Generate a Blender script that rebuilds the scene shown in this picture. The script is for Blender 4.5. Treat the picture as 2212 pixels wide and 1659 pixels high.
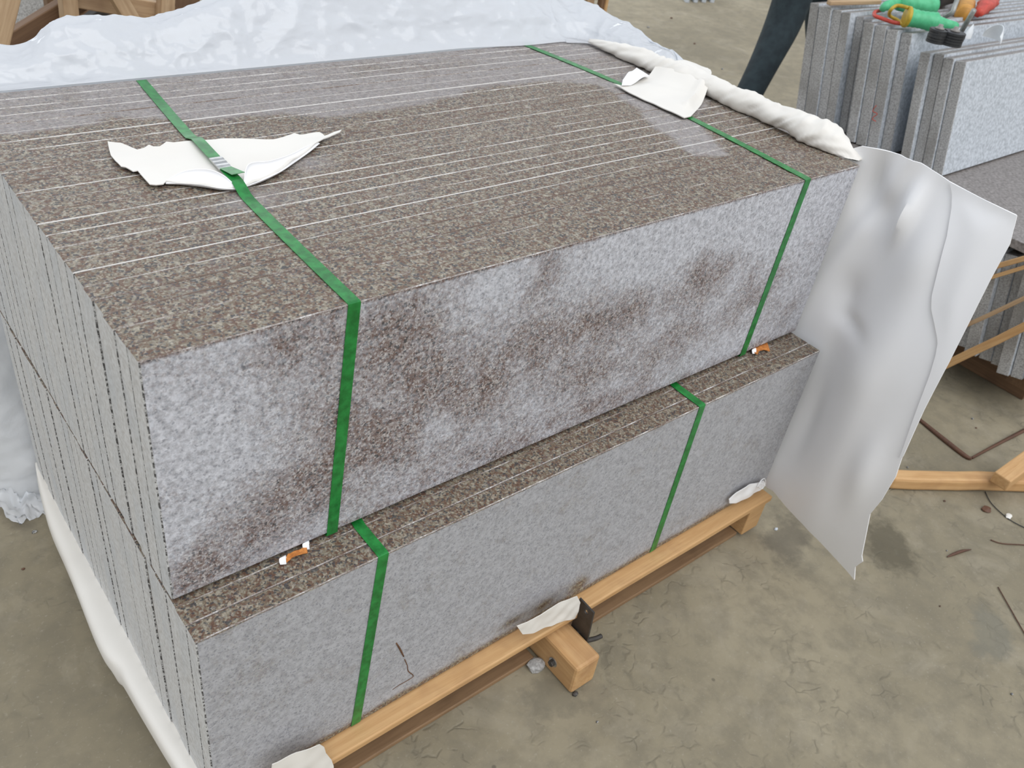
import bpy, bmesh, math, random
import numpy as np
from mathutils import Vector, Matrix, noise
from mathutils.geometry import delaunay_2d_cdt

for o in list(bpy.data.objects): bpy.data.objects.remove(o)
S = bpy.context.scene
COL = S.collection
random.seed(7); rng = np.random.default_rng(7)

# ------------------------------------------------------------ camera
CAM = np.array([-0.23935525, -0.83824945, 1.59734364])
RT = np.array([0.77216845, -0.62105959, 0.13431627])
UP = np.array([0.28991073, 0.53244151, 0.79527216])
FW = np.array([0.56542697, 0.57514435, -0.59118637])
FPX = 1896.4455
cd = bpy.data.cameras.new('camera'); cam = bpy.data.objects.new('camera', cd); COL.objects.link(cam)
cam.matrix_world = Matrix(((RT[0], UP[0], -FW[0], CAM[0]), (RT[1], UP[1], -FW[1], CAM[1]), (RT[2], UP[2], -FW[2], CAM[2]), (0, 0, 0, 1)))
cd.sensor_fit = 'HORIZONTAL'; cd.sensor_width = 36.0; cd.lens = FPX/2212*36.0
cd.clip_start = 0.05; cd.clip_end = 100
cd.dof.use_dof = True; cd.dof.focus_distance = 1.45; cd.dof.aperture_fstop = 8.0
S.camera = cam

# ------------------------------------------------------------ light: overcast day through the open sides of a yard shed
S.view_settings.view_transform = 'Standard'; S.view_settings.look = 'None'
S.view_settings.gamma = 1.0; S.view_settings.use_curve_mapping = False
S.view_settings.exposure = 0.10
W = bpy.data.worlds.new('sky'); S.world = W; W.use_nodes = True
wn = W.node_tree.nodes; wl = W.node_tree.links
bgn = wn['Background']
tc = wn.new('ShaderNodeTexCoord'); sep = wn.new('ShaderNodeSeparateXYZ'); cr = wn.new('ShaderNodeValToRGB')
wl.new(tc.outputs['Generated'], sep.inputs[0]); wl.new(sep.outputs['Z'], cr.inputs[0]); wl.new(cr.outputs[0], bgn.inputs['Color'])
cr.color_ramp.elements[0].position = 0.0; cr.color_ramp.elements[0].color = (0.50, 0.49, 0.46, 1)
cr.color_ramp.elements[1].position = 0.9; cr.color_ramp.elements[1].color = (0.80, 0.88, 1.0, 1)
e = cr.color_ramp.elements.new(0.25); e.color = (0.92, 0.95, 1.0, 1)
bgn.inputs['Strength'].default_value = 0.82
def area_light(name, loc, target, size, power, color):
    ld = bpy.data.lights.new(name, 'AREA'); ld.shape = 'RECTANGLE'; ld.size, ld.size_y = size; ld.energy = power; ld.color = color
    o = bpy.data.objects.new(name, ld); COL.objects.link(o); o.location = loc
    o.rotation_euler = (Vector(target)-Vector(loc)).to_track_quat('-Z', 'Y').to_euler(); return o
sl = bpy.data.lights.new('sun', 'SUN'); sl.energy = 1.75; sl.angle = math.radians(60); sl.color = (1.0, 0.985, 0.96)
so = bpy.data.objects.new('sun', sl); COL.objects.link(so); so.location = (0, -4, 6)
so.rotation_euler = Vector((0.12, 0.66, -1.0)).to_track_quat('-Z', 'Y').to_euler()

area_light('shed_opening', (2.5, 9.5, 2.6), (1.0, 0, 0.8), (12, 3.0), 260, (0.93, 0.97, 1.0))

# ------------------------------------------------------------ helpers
def on(px, py, ax, v):
    """point where the sight line of photo pixel (px,py) meets the plane axis=v (a measurement of the place)"""
    d = FW + RT*(px-1106)/FPX - UP*(py-829.5)/FPX
    return CAM + d*((v-CAM[ax])/d[ax])
def tag(o, label=None, cat=None, group=None, kind=None):
    if cat and not kind: kind = 'thing'
    if label: o['label'] = label
    if cat: o['category'] = cat
    if group: o['group'] = group
    if kind: o['kind'] = kind
    return o
def empty(name, loc, label=None, cat=None, group=None):
    o = bpy.data.objects.new(name, None); COL.objects.link(o); o.location = loc; o.empty_display_size = 0.1
    return tag(o, label, cat, group)
def mesh_obj(name, verts, faces, mats, parent=None, smooth=False, origin=None, mi=None, attr=None):
    """verts in world space; the object's origin is put at `origin` (default base centre)"""
    v = np.asarray(verts, float)
    if origin is None:
        origin = np.array([(v[:, 0].min()+v[:, 0].max())/2, (v[:, 1].min()+v[:, 1].max())/2, v[:, 2].min()])
    origin = np.asarray(origin, float)
    me = bpy.data.meshes.new(name); me.from_pydata((v-origin).tolist(), [], faces)
    for m in (mats if isinstance(mats, (list, tuple)) else [mats]): me.materials.append(m)
    if mi is not None: me.polygons.foreach_set('material_index', mi)
    if smooth: me.polygons.foreach_set('use_smooth', [True]*len(me.polygons))
    if attr is not None:
        for k, a in attr.items():
            at = me.attributes.new(k, 'FLOAT', 'POINT'); at.data.foreach_set('value', a)
    me.update()
    o = bpy.data.objects.new(name, me); COL.objects.link(o)
    if parent is not None:
        o.parent = parent; o.location = Vector(origin.tolist())-parent_world(parent)
    else: o.location = origin.tolist()
    return o
def parent_world(p):
    l = Vector(p.location)
    while p.parent: p = p.parent; l = l+Vector(p.location)
    return l
def box_bm(bm, x0, x1, y0, y1, z0, z1, bev=0.0):
    vs = [bm.verts.new((x, y, z)) for x in (x0, x1) for y in (y0, y1) for z in (z0, z1)]
    q = [(0, 1, 3, 2), (4, 6, 7, 5), (0, 4, 5, 1), (2, 3, 7, 6), (0, 2, 6, 4), (1, 5, 7, 3)]
    fs = [bm.faces.new([vs[i] for i in f]) for f in q]
    if bev:
        ed = list({e for f in fs for e in f.edges})
        bmesh.ops.bevel(bm, geom=ed, offset=bev, segments=2, affect='EDGES', profile=0.5)
def bm_data(bm):
    bm.verts.ensure_lookup_table(); bm.verts.index_update()
    v = [tuple(a.co) for a in bm.verts]; f = [[a.index for a in q.verts] for q in bm.faces]; bm.free(); return v, f
def beam(name, A, B, w, h, mat, parent=None, up=(0, 0, 1), bev=0.003, wob=0.0, nseg=1):
    """a sawn timber from A to B, w wide and h high; local X runs along it so the grain does too"""
    A = Vector(tuple(A)); B = Vector(tuple(B)); L = (B-A).length; X = (B-A).normalized()
    Y = Vector(up).cross(X).normalized(); Z = X.cross(Y)
    bm = bmesh.new(); n = max(1, nseg); rings = []
    for i in range(n+1):
        t = i/n*L
        oy, oz = (random.uniform(-wob, wob), random.uniform(-wob, wob)) if 0 < i < n else (0, 0)
        rings.append([bm.verts.new((t, sy*w/2+oy, sz*h/2+oz)) for sy, sz in ((-1, -1), (1, -1), (1, 1), (-1, 1))])
    for a, b in zip(rings, rings[1:]):
        for k in range(4): bm.faces.new((a[k], a[(k+1) % 4], b[(k+1) % 4], b[k]))
    bm.faces.new(rings[0][::-1]); bm.faces.new(rings[-1])
    bmesh.ops.recalc_face_normals(bm, faces=bm.faces)
    bmesh.ops.bevel(bm, geom=[e for e in bm.edges if e.calc_face_angle(0) > 0.6], offset=min(bev, w/5, h/5), segments=2, affect='EDGES', profile=0.5)
    me = bpy.data.meshes.new(name); bm.to_mesh(me); bm.free(); me.materials.append(mat)
    o = bpy.data.objects.new(name, me); COL.objects.link(o)
    M = Matrix((X, Y, Z)).transposed().to_4x4(); M.translation = A
    if parent is not None:
        o.parent = parent; M.translation = A-parent_world(parent)
    o.matrix_basis = M
    return o
def catmull(P, t):
    n = len(P)-1; t = min(max(t, 0), n-1e-9); i = int(t); u = t-i
    p0 = P[max(i-1, 0)]; p1 = P[i]; p2 = P[i+1]; p3 = P[min(i+2, n)]
    return 0.5*((2*p1)+(-p0+p2)*u+(2*p0-5*p1+4*p2-p3)*u*u+(-p0+3*p1-3*p2+p3)*u**3)
def smooth_grid(ctrl, nu, nv):
    """ctrl[i][j] -> interpolated grid nu x nv"""
    C = np.array(ctrl, float); ni, nj = C.shape[:2]
    A = np.array([[catmull(C[i], j*(nj-1)/(nv-1)) for j in range(nv)] for i in range(ni)])
    return np.array([[catmull(A[:, j], i*(ni-1)/(nu-1)) for j in range(nv)] for i in range(nu)])
def grid_faces(nu, nv, closed=False):
    f = []
    for i in range(nu-1):
        for j in range(nv-1 if not closed else nv):
            k = (j+1) % nv
            f.append((i*nv+j, i*nv+k, (i+1)*nv+k, (i+1)*nv+j))
    return f
def solidify(o, t, off=0):
    """give an open sheet real thickness: offset copy plus a flat rim"""
    me = o.data; b = bmesh.new(); b.from_mesh(me); bmesh.ops.recalc_face_normals(b, faces=b.faces); b.normal_update(); b.verts.ensure_lookup_table()
    n = len(b.verts); top = [v.co+v.normal*t/2 for v in b.verts]; bot = [v.co-v.normal*t/2 for v in b.verts]
    F = [[v.index for v in f.verts] for f in b.faces]; rim = []
    for e in b.edges:
        if len(e.link_loops) == 1:
            l = e.link_loops[0]; a, c = l.vert.index, l.link_loop_next.vert.index; rim.append([c, a, a+n, c+n])
    sm = [True]*(2*len(F))+[False]*len(rim); b.free(); m = list(me.materials)
    m2 = bpy.data.meshes.new(me.name); m2.from_pydata([tuple(v) for v in top+bot], [], F+[[i+n for i in f[::-1]] for f in F]+rim)
    for q in m: m2.materials.append(q)
    m2.polygons.foreach_set('use_smooth', [True]*len(sm)); m2.update(); m2.set_sharp_from_angle(angle=math.radians(60)); o.data = m2; bpy.data.meshes.remove(me); return o
def tube(name, pts, rad, mat, parent=None, n=8, smooth=True, steps=4, wob=0, flat=1.0):
    P = np.array(pts, float); R = rad if hasattr(rad, '__len__') else [rad]*len(P)
    R = np.array(R, float); N = (len(P)-1)*steps+1
    V = []; pr = None
    Q = [catmull(P, i*(len(P)-1)/(N-1)) for i in range(N)]; RR = [float(catmull(R.reshape(-1, 1), i*(len(P)-1)/(N-1))[0]) for i in range(N)]
    for i in range(N):
        t = Vector(Q[min(i+1, N-1)]-Q[max(i-1, 0)]).normalized()
        u = Vector((0, 0, 1)) if pr is None else pr
        if abs(t.dot(u)) > 0.95 and pr is None: u = Vector((1, 0, 0))
        a = (u-t*u.dot(t)).normalized(); pr = a; b = t.cross(a)
        for k in range(n):
            th = 2*math.pi*k/n; r = RR[i]*(1+wob*noise.noise(Vector((i*0.7, math.cos(th)*1.3, math.sin(th)*1.3))))
            V.append(Q[i]+np.array(a)*r*math.cos(th)*flat+np.array(b)*r*math.sin(th))
    F = grid_faces(N, n, True); F.append(tuple(range(n))[::-1]); F.append(tuple(range((N-1)*n, N*n)))
    return mesh_obj(name, V, F, mat, parent, smooth)
def ray_poly(P, poly):
    x, y = P; ins = False; n = len(poly); d = 1e9
    for i in range(n):
        x1, y1 = poly[i]; x2, y2 = poly[(i+1) % n]
        if (y1 > y) != (y2 > y) and x < (x2-x1)*(y-y1)/(y2-y1)+x1: ins = not ins
        dx, dy = x2-x1, y2-y1; l = dx*dx+dy*dy or 1e-12
        t = max(0, min(1, ((x-x1)*dx+(y-y1)*dy)/l)); d = min(d, math.hypot(x-x1-t*dx, y-y1-t*dy))
    return d if ins else -d
def poly_sheet(poly, step):
    """flat outline -> evenly triangulated 2d verts, faces"""
    pts = []
    n = len(poly)
    for i in range(n):
        a, b = np.array(poly[i], float), np.array(poly[(i+1) % n], float); m = max(1, int(np.linalg.norm(b-a)/step))
        for k in range(m): pts.append(tuple(a+(b-a)*k/m))
    nb = len(pts); lo = np.min(pts, 0); hi = np.max(pts, 0)
    for i, x in enumerate(np.arange(lo[0], hi[0], step)):
        for y in np.arange(lo[1]+(i % 2)*step/2, hi[1], step):
            if ray_poly((x, y), pts[:nb]) > step*0.5: pts.append((x, y))
    r = delaunay_2d_cdt([Vector(p) for p in pts], [], [list(range(nb))], 1, 1e-6)
    return [tuple(v) for v in r[0]], [tuple(f) for f in r[2]]
def sstep(a, b, x):
    t = np.clip((x-a)/(b-a), 0, 1); return t*t*(3-2*t)

# ------------------------------------------------------------ materials
class NT:
    def __init__(s, name):
        s.m = bpy.data.materials.new(name); s.m.use_nodes = True; s.t = s.m.node_tree
        s.b = s.t.nodes['Principled BSDF']
    def n(s, typ, **kw):
        q = s.t.nodes.new(typ)
        for k, v in kw.items():
            if hasattr(q, k): setattr(q, k, v)
        return q
    def l(s, a, b): s.t.links.new(a, b)
    def coord(s, kind='Object', scale=(1, 1, 1), rot=(0, 0, 0), rand=False):
        t = s.n('ShaderNodeTexCoord'); mp = s.n('ShaderNodeMapping'); mp.inputs['Scale'].default_value = scale; mp.inputs['Rotation'].default_value = rot
        s.l(t.outputs[kind], mp.inputs[0])
        if rand:
            oi = s.n('ShaderNodeObjectInfo'); mu = s.n('ShaderNodeMath'); mu.operation = 'MULTIPLY'; mu.inputs[1].default_value = 23.0
            s.l(oi.outputs['Random'], mu.inputs[0]); cb = s.n('ShaderNodeCombineXYZ'); s.l(mu.outputs[0], cb.inputs[0]); s.l(mu.outputs[0], cb.inputs[1])
            s.l(cb.outputs[0], mp.inputs['Location'])
        return mp.outputs[0]
    def noise(s, vec, scale, detail=3, rough=0.5, dist=0):
        q = s.n('ShaderNodeTexNoise'); s.l(vec, q.inputs['Vector']); q.inputs['Scale'].default_value = scale
        q.inputs['Detail'].default_value = detail; q.inputs['Roughness'].default_value = rough; q.inputs['Distortion'].default_value = dist
        return q.outputs['Fac']
    def vor(s, vec, scale, feature='F1', out='Distance', rnd=1.0):
        q = s.n('ShaderNodeTexVoronoi'); q.feature = feature; s.l(vec, q.inputs['Vector']); q.inputs['Scale'].default_value = scale; q.inputs['Randomness'].default_value = rnd
        return q.outputs[out]
    def ramp(s, fac, stops, const=False):
        q = s.n('ShaderNodeValToRGB'); s.l(fac, q.inputs[0]); cr = q.color_ramp
        if const: cr.interpolation = 'CONSTANT'
        while len(cr.elements) > 1: cr.elements.remove(cr.elements[-1])
        cr.elements[0].position = stops[0][0]; c = stops[0][1]; cr.elements[0].color = (*c, 1) if hasattr(c, '__len__') else (c, c, c, 1)
        for p, c in stops[1:]:
            e = cr.elements.new(p); e.color = (*c, 1) if hasattr(c, '__len__') else (c, c, c, 1)
        return q.outputs[0]
    def mix(s, fac, a, b, mode='MIX'):
        q = s.n('ShaderNodeMix'); q.data_type = 'RGBA'; q.blend_type = mode
        if hasattr(fac, 'is_linked'): s.l(fac, q.inputs[0])
        else: q.inputs[0].default_value = fac
        for v, i in ((a, 6), (b, 7)):
            if hasattr(v, 'is_linked'): s.l(v, q.inputs[i])
            else: q.inputs[i].default_value = (*v, 1)
        return q.outputs[2]
    def math(s, op, a, b=None, clamp=False):
        q = s.n('ShaderNodeMath'); q.operation = op; q.use_clamp = clamp
        for v, i in ((a, 0), (b, 1)):
            if v is None: continue
            if hasattr(v, 'is_linked'): s.l(v, q.inputs[i])
            else: q.inputs[i].default_value = v
        return q.outputs[0]
    def col(s, c):
        if hasattr(c, 'is_linked'): s.l(c, s.b.inputs['Base Color'])
        else: s.b.inputs['Base Color'].default_value = (*c, 1)
    def rough(s, r):
        if hasattr(r, 'is_linked'): s.l(r, s.b.inputs['Roughness'])
        else: s.b.inputs['Roughness'].default_value = r
    def bump(s, h, strength, dist=0.001):
        q = s.n('ShaderNodeBump'); q.inputs['Strength'].default_value = strength; q.inputs['Distance'].default_value = dist
        s.l(h, q.inputs['Height']); s.l(q.outputs[0], s.b.inputs['Normal'])
    def attr(s, name):
        q = s.n('ShaderNodeAttribute'); q.attribute_name = name; return q.outputs['Fac']

def granite(name, dust=(0.71, 0.73, 0.79), wet_rough=0.42, dry_rough=0.75, dustmax=0.80, grain=1.0, tone=1.0, fine=0.9, dk=0.55, hi=(0.37, 0.345, 0.255), mid=(0.205, 0.175, 0.125), pw=.35, lo=((0.095, 0.050, 0.034), (0.150, 0.088, 0.060))):
    k = NT(name); v = k.coord('Object', (1, 1, 1), rand=True)
    n1 = k.noise(v, 105*grain, 6, 0.78, 0.5)
    base = k.ramp(n1, [(0.32, tuple(q*tone for q in lo[0])), (0.46, tuple(q*tone for q in lo[1])), (0.53, tuple(q*tone for q in mid)), (0.64, tuple(q*tone for q in hi))])
    gr = k.vor(v, 330*grain, 'F1', 'Color'); sc = k.n('ShaderNodeSeparateColor'); k.l(gr, sc.inputs[0])
    dark = k.ramp(sc.outputs[0], [(0.0, 1.0), (0.18, 1.0), (0.21, 0.0)])
    c = k.mix(k.math('MULTIPLY', dark, 0.8), base, (0.05*tone, 0.055*tone, 0.06*tone))
    pale = k.ramp(sc.outputs[1], [(0.0, 0.0), (0.82, 0.0), (0.86, 1.0)])
    c = k.mix(k.math('MULTIPLY', pale, pw), c, tuple(min(.8, q*1.35) for q in hi))
    # powder left by the saw where the stone has dried
    wet = k.attr('wet'); nn = k.noise(v, 24, 5, 0.7, 0.4); nf = k.noise(v, 140*grain, 5, 0.75)
    w2 = k.math('ADD', wet, k.math('MULTIPLY', k.math('SUBTRACT', nn, 0.5), 1.1)); w2 = k.math('ADD', w2, k.math('MULTIPLY', k.math('SUBTRACT', nf, 0.5), fine))
    dry = k.math('SUBTRACT', 1.0, k.ramp(w2, [(0.10, 0.0), (0.84, 1.0)]))
    f = k.math('MULTIPLY', dry, dustmax); nd = k.noise(v, 95*grain, 6, 0.75, 0.3)
    c = k.mix(f, c, k.mix(k.ramp(nd, [(0.36, 1.0), (0.60, 0.0)]), dust, tuple(q*dk for q in dust)))
    spk = k.ramp(sc.outputs[2], [(0.0, 1.0), (0.09, 1.0), (0.12, 0.0)]); c = k.mix(k.math('MULTIPLY', spk, 0.35), c, (0.10, 0.105, 0.13))
    k.col(c); k.rough(k.math('SUBTRACT', dry_rough, k.math('MULTIPLY', k.math('SUBTRACT', 1.0, dry), dry_rough-wet_rough)))
    k.bump(k.math('ADD', n1, k.math('MULTIPLY', nf, 0.5)), 0.2, 0.0008)
    k.b.inputs['Specular IOR Level'].default_value = 0.35
    return k.m
M = {}
M['face'] = granite('granite_sawn_face', fine=1.7, hi=(0.48, 0.455, 0.44), mid=(0.235, 0.19, 0.175), pw=.5, dk=.52, lo=((0.115, 0.075, 0.064), (0.165, 0.112, 0.097)))
M['top'] = granite('granite_top', dust=(0.40, 0.375, 0.37), dustmax=0.72, wet_rough=0.5, fine=0.5, dk=.6, tone=.93, pw=.4, hi=(0.36, 0.325, 0.26))
M['lower'] = granite('granite_lower_face', dust=(0.47, 0.475, 0.50), dustmax=0.90, grain=1.2, fine=0.6, dk=.68)
k = NT('granite_saw_cut_end'); v = k.coord('Object', (1, 60, 9), (0.25, 0, 0), True); n1 = k.noise(v, 5, 4, 0.65)
v2 = k.coord('Object', (1, 1, 1), rand=True); n2 = k.noise(v2, 150, 3, 0.6); n3 = k.noise(v2, 9, 3, 0.5)
c = k.ramp(n1, [(0.3, (0.56, 0.545, 0.525)), (0.7, (0.76, 0.76, 0.75))]); c = k.mix(0.5, c, k.ramp(n2, [(0.35, (0.42, 0.40, 0.37)), (0.6, (0.70, 0.705, 0.70))]))
c = k.mix(k.ramp(n3, [(0.45, 0.0), (0.7, 0.35)]), c, (0.48, 0.52, 0.56)); k.col(c); k.rough(0.8); k.bump(n1, 0.3, 0.001); M['end'] = k.m
k = NT('granite_chipped_arris'); v = k.coord('Object', (1, 1, 1), rand=True); n1 = k.noise(v, 14, 3, 0.7); n2 = k.noise(v, 300, 2, 0.6)
oi_ = k.n('ShaderNodeObjectInfo'); M['arris_dim'] = None; f = k.math('ADD', k.math('ADD', n1, k.math('MULTIPLY', n2, 0.62)), k.math('MULTIPLY', k.math('SUBTRACT', oi_.outputs['Random'], 0.50), 0.46)); c = k.ramp(f, [(0.60, (0.16, 0.115, 0.09)), (0.78, (0.36, 0.33, 0.30)), (0.98, (0.62, 0.60, 0.57))]); k.col(c); k.rough(0.85); M['arris'] = k.m
k = NT('granite_front_arris'); v = k.coord('Object', (1, 1, 1)); n1 = k.noise(v, 18, 3, 0.7); n2 = k.noise(v, 300, 2, 0.6); k.col(k.ramp(k.math('ADD', n1, k.math('MULTIPLY', n2, 0.6)), [(0.62, (0.16, 0.115, 0.09)), (0.85, (0.36, 0.33, 0.31)), (0.98, (0.62, 0.60, 0.58))])); k.rough(0.85); M['arris_dim'] = k.m
k = NT('granite_dark_joint'); v = k.coord('Object', (1, 1, 1)); c = k.ramp(k.noise(v, 120, 3, 0.7), [(0.44, (0.07, 0.067, 0.065)), (0.56, (0.52, 0.52, 0.51))]); k.col(c); k.rough(0.9); M['joint'] = k.m
k = NT('granite_far_grey'); v = k.coord('Object', (1, 1, 1), rand=True); n1 = k.noise(v, 200, 4, 0.65); n2 = k.noise(v, 6, 3, 0.5)
c = k.ramp(n1, [(0.35, (0.24, 0.235, 0.225)), (0.62, (0.50, 0.495, 0.485))]); c = k.mix(k.ramp(n2, [(0.42, 0.0), (0.66, 0.55)]), c, (0.20, 0.19, 0.17)); k.col(c); k.rough(0.7); M['far_end'] = k.m
k = NT('granite_far_face'); v = k.coord('Object', (1, 1, 1), rand=True); n1 = k.noise(v, 90, 4, 0.65)
k.col(k.ramp(n1, [(0.35, (0.36, 0.39, 0.42)), (0.62, (0.60, 0.64, 0.69))])); k.rough(0.55); M['far_face'] = k.m
k = NT('granite_far_top'); v = k.coord('Object', (1, 1, 1), rand=True); n1 = k.noise(v, 100, 4, 0.65)
k.col(k.ramp(n1, [(0.35, (0.13, 0.115, 0.105)), (0.65, (0.29, 0.265, 0.25))])); k.rough(0.5); M['far_top'] = k.m

def wood(name, a, b, d, scale=1.0, rough=0.65):
    k = NT(name); v = k.coord('Object', (1.6, 26, 26), rand=True); n1 = k.noise(v, 2.2*scale, 4, 0.6, 1.2)
    v2 = k.coord('Object', (1, 1, 1), rand=True); n2 = k.noise(v2, 7, 3, 0.6); n3 = k.noise(k.coord('Object', (8, 160, 160), rand=True), 3, 2, 0.5)
    c = k.ramp(n1, [(0.3, b), (0.65, a)]); c = k.mix(k.ramp(n2, [(0.52, 0.0), (0.75, 0.55)]), c, d)
    c = k.mix(k.ramp(n3, [(0.62, 0.0), (0.75, 0.35)]), c, d)
    k.col(c); k.rough(rough); k.bump(n1, 0.25, 0.001); return k.m
M['wood'] = wood('pine_new', (0.59, 0.365, 0.17), (0.48, 0.27, 0.11), (0.30, 0.155, 0.07))
M['wood_old'] = wood('pine_dusty', (0.50, 0.35, 0.21), (0.36, 0.23, 0.125), (0.20, 0.11, 0.06))
M['wood_painted_shade'] = wood('pine_painted_shade', (0.27, 0.165, 0.085), (0.19, 0.11, 0.055), (0.09, 0.055, 0.03))  # pine colour darkened to stand in for shade beneath the pallet rails
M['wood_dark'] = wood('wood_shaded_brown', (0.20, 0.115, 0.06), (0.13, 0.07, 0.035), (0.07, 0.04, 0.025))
M['bark'] = wood('bark_splinter', (0.12, 0.055, 0.03), (0.075, 0.035, 0.022), (0.04, 0.02, 0.014))

def foam(name, c=(0.90, 0.90, 0.91), bumpy=0.15, dirt=0.12):
    k = NT(name); v = k.coord('Object'); n = k.noise(v, 4, 4, 0.5); n2 = k.noise(v, 500, 2)
    k.col(k.mix(k.ramp(n, [(0.45, 0.0), (0.8, dirt)]), c, (0.45, 0.40, 0.32))); k.rough(0.55); k.bump(n2, bumpy, 0.0004)
    k.b.inputs['Subsurface Weight'].default_value = 0.0
    return k.m
M['foam'] = foam('foam_sheet_white'); M['foam_warm'] = foam('foam_sheet_cream', (0.77, 0.74, 0.685), 0.2, 0.18)
k = NT('plastic_film'); v = k.coord('Object')
vv = k.vor(k.coord('Object', (6, 16, 10), (0.3, 0.2, 0.5)), 3.5, 'F1', 'Distance'); n = k.noise(v, 9, 4, 0.6, 1.5); nr = k.n('ShaderNodeTexNoise'); nr.noise_type = 'RIDGED_MULTIFRACTAL'
k.l(k.coord('Object', (1, 2.2, 2.2), (0.4, 0.2, 0.6)), nr.inputs['Vector']); nr.inputs['Scale'].default_value = 16; nr.inputs['Detail'].default_value = 4
k.col((0.82, 0.835, 0.86)); k.rough(0.12); h = k.math('ADD', k.math('MULTIPLY', nr.outputs['Fac'], 0.6), n); h = k.math('ADD', h, k.math('MULTIPLY', vv, 0.7))
k.bump(h, 0.6, 0.004); k.b.inputs['Specular IOR Level'].default_value = 0.65
tr = k.n('ShaderNodeBsdfTranslucent'); tr.inputs['Color'].default_value = (0.86, 0.9, 0.95, 1)
tp = k.n('ShaderNodeBsdfTransparent'); ms = k.n('ShaderNodeMixShader'); ms.inputs[0].default_value = 0.40; ms2 = k.n('ShaderNodeMixShader'); ms2.inputs[0].default_value = 0.07
out = k.t.nodes['Material Output']; k.l(k.b.outputs[0], ms.inputs[1]); k.l(tr.outputs[0], ms.inputs[2]); k.l(ms.outputs[0], ms2.inputs[1]); k.l(tp.outputs[0], ms2.inputs[2]); k.l(ms2.outputs[0], out.inputs['Surface'])
M['film'] = k.m
k = NT('strap_green'); v = k.coord('Object'); n = k.noise(v, 60, 3, 0.6); k.col(k.ramp(n, [(0.35, (0.008, 0.13, 0.022)), (0.65, (0.018, 0.24, 0.045))])); k.rough(0.33)
k.bump(k.vor(v, 700), 0.25, 0.0003); M['strap'] = k.m
def plain(name, c, r=0.5, metal=0.0, c2=None, sc=40):
    k = NT(name)
    v = k.coord('Object'); n = k.noise(v, sc, 4, 0.6); c2 = c2 or tuple(x*0.7 for x in c)
    k.col(k.ramp(n, [(0.35, c2), (0.65, c)])); k.rough(r); k.b.inputs['Metallic'].default_value = metal; return k.m
M['steel'] = plain('galvanised_steel', (0.55, 0.55, 0.54), 0.35, 0.9)
M['rusty'] = plain('dark_steel', (0.085, 0.078, 0.072), 0.45, 0.5)
M['orange_scrap'] = plain('orange_card', (0.62, 0.24, 0.055), 0.8, 0, (0.42, 0.14, 0.03), 200)
M['black'] = plain('black_rubber', (0.03, 0.032, 0.035), 0.6)
M['disc'] = plain('black_disc', (0.035, 0.037, 0.04), 0.45)
M['disc_top'] = plain('grey_hub', (0.30, 0.28, 0.26), 0.5)
M['tool_green'] = plain('green_tape', (0.10, 0.52, 0.26), 0.5, 0, (0.06, 0.40, 0.18))
M['yellow'] = plain('yellow_collar', (0.55, 0.38, 0.03), 0.5)
M['red'] = plain('red_rubber', (0.60, 0.07, 0.045), 0.5)
M['orange'] = plain('orange_plastic', (0.62, 0.30, 0.05), 0.5)
M['white'] = plain('white_plastic', (0.80, 0.83, 0.85), 0.4, 0, (0.72, 0.75, 0.78))
M['grey_metal'] = plain('grey_metal', (0.36, 0.37, 0.35), 0.45, 0.3)
M['trouser'] = plain('trouser_cloth', (0.022, 0.036, 0.042), 0.9, 0, (0.012, 0.02, 0.025), 25)
M['shirt'] = plain('shirt_cloth', (0.10, 0.13, 0.17), 0.9)
M['skin'] = plain('skin', (0.45, 0.27, 0.18), 0.55); M['shoe'] = plain('shoe', (0.03, 0.03, 0.03), 0.5); M['hair'] = plain('hair', (0.012, 0.01, 0.01), 0.6)
M['rust_stain'] = plain('rust_stain', (0.16, 0.075, 0.035), 0.9)

# floor: dusty concrete, scuffed with tyre marks, a few damp stains and one painted foam-sheet shadow
k = NT('concrete_floor'); v = k.coord('Object')
n1 = k.noise(v, 1.1, 5, 0.6); n2 = k.noise(v, 14, 5, 0.65); n3 = k.noise(v, 120, 3, 0.6)
c = k.ramp(n1, [(0.36, (0.198, 0.170, 0.114)), (0.50, (0.244, 0.209, 0.140)), (0.66, (0.300, 0.259, 0.178))])
c = k.mix(k.ramp(n2, [(0.38, 0.5), (0.58, 0.0)]), c, (0.16, 0.14, 0.10)); c = k.mix(k.ramp(k.noise(v, 5, 5, 0.7, 0.5), [(0.52, 0.0), (0.72, 0.35)]), c, (0.40, 0.355, 0.27)); c = k.mix(k.ramp(n3, [(0.6, 0.0), (0.75, 0.3)]), c, (0.43, 0.40, 0.33))
c = k.mix(k.ramp(k.vor(v, 9), [(0.028, 0.6), (0.05, 0.0)]), c, (0.08, 0.07, 0.05))
gpos = k.n('ShaderNodeNewGeometry').outputs['Position']
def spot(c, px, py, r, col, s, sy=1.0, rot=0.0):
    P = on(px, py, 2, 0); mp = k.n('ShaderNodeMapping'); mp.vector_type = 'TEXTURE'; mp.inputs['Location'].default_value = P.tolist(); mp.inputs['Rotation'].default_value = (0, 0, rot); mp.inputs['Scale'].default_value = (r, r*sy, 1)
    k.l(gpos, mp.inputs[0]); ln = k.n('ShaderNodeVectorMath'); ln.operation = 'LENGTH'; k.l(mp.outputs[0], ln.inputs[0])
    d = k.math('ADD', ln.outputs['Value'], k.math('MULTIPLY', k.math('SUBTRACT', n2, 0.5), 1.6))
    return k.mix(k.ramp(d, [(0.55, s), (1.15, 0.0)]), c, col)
c = spot(c, 1925, 1180, 0.12, (0.085, 0.072, 0.045), 0.75, 0.7, 0.8)  # shadow beside the foam sheet's tip, painted into the floor colour
c = spot(c, 1700, 1165, 0.11, (0.11, 0.095, 0.07), 0.6, 0.6, 0.3)
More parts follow.
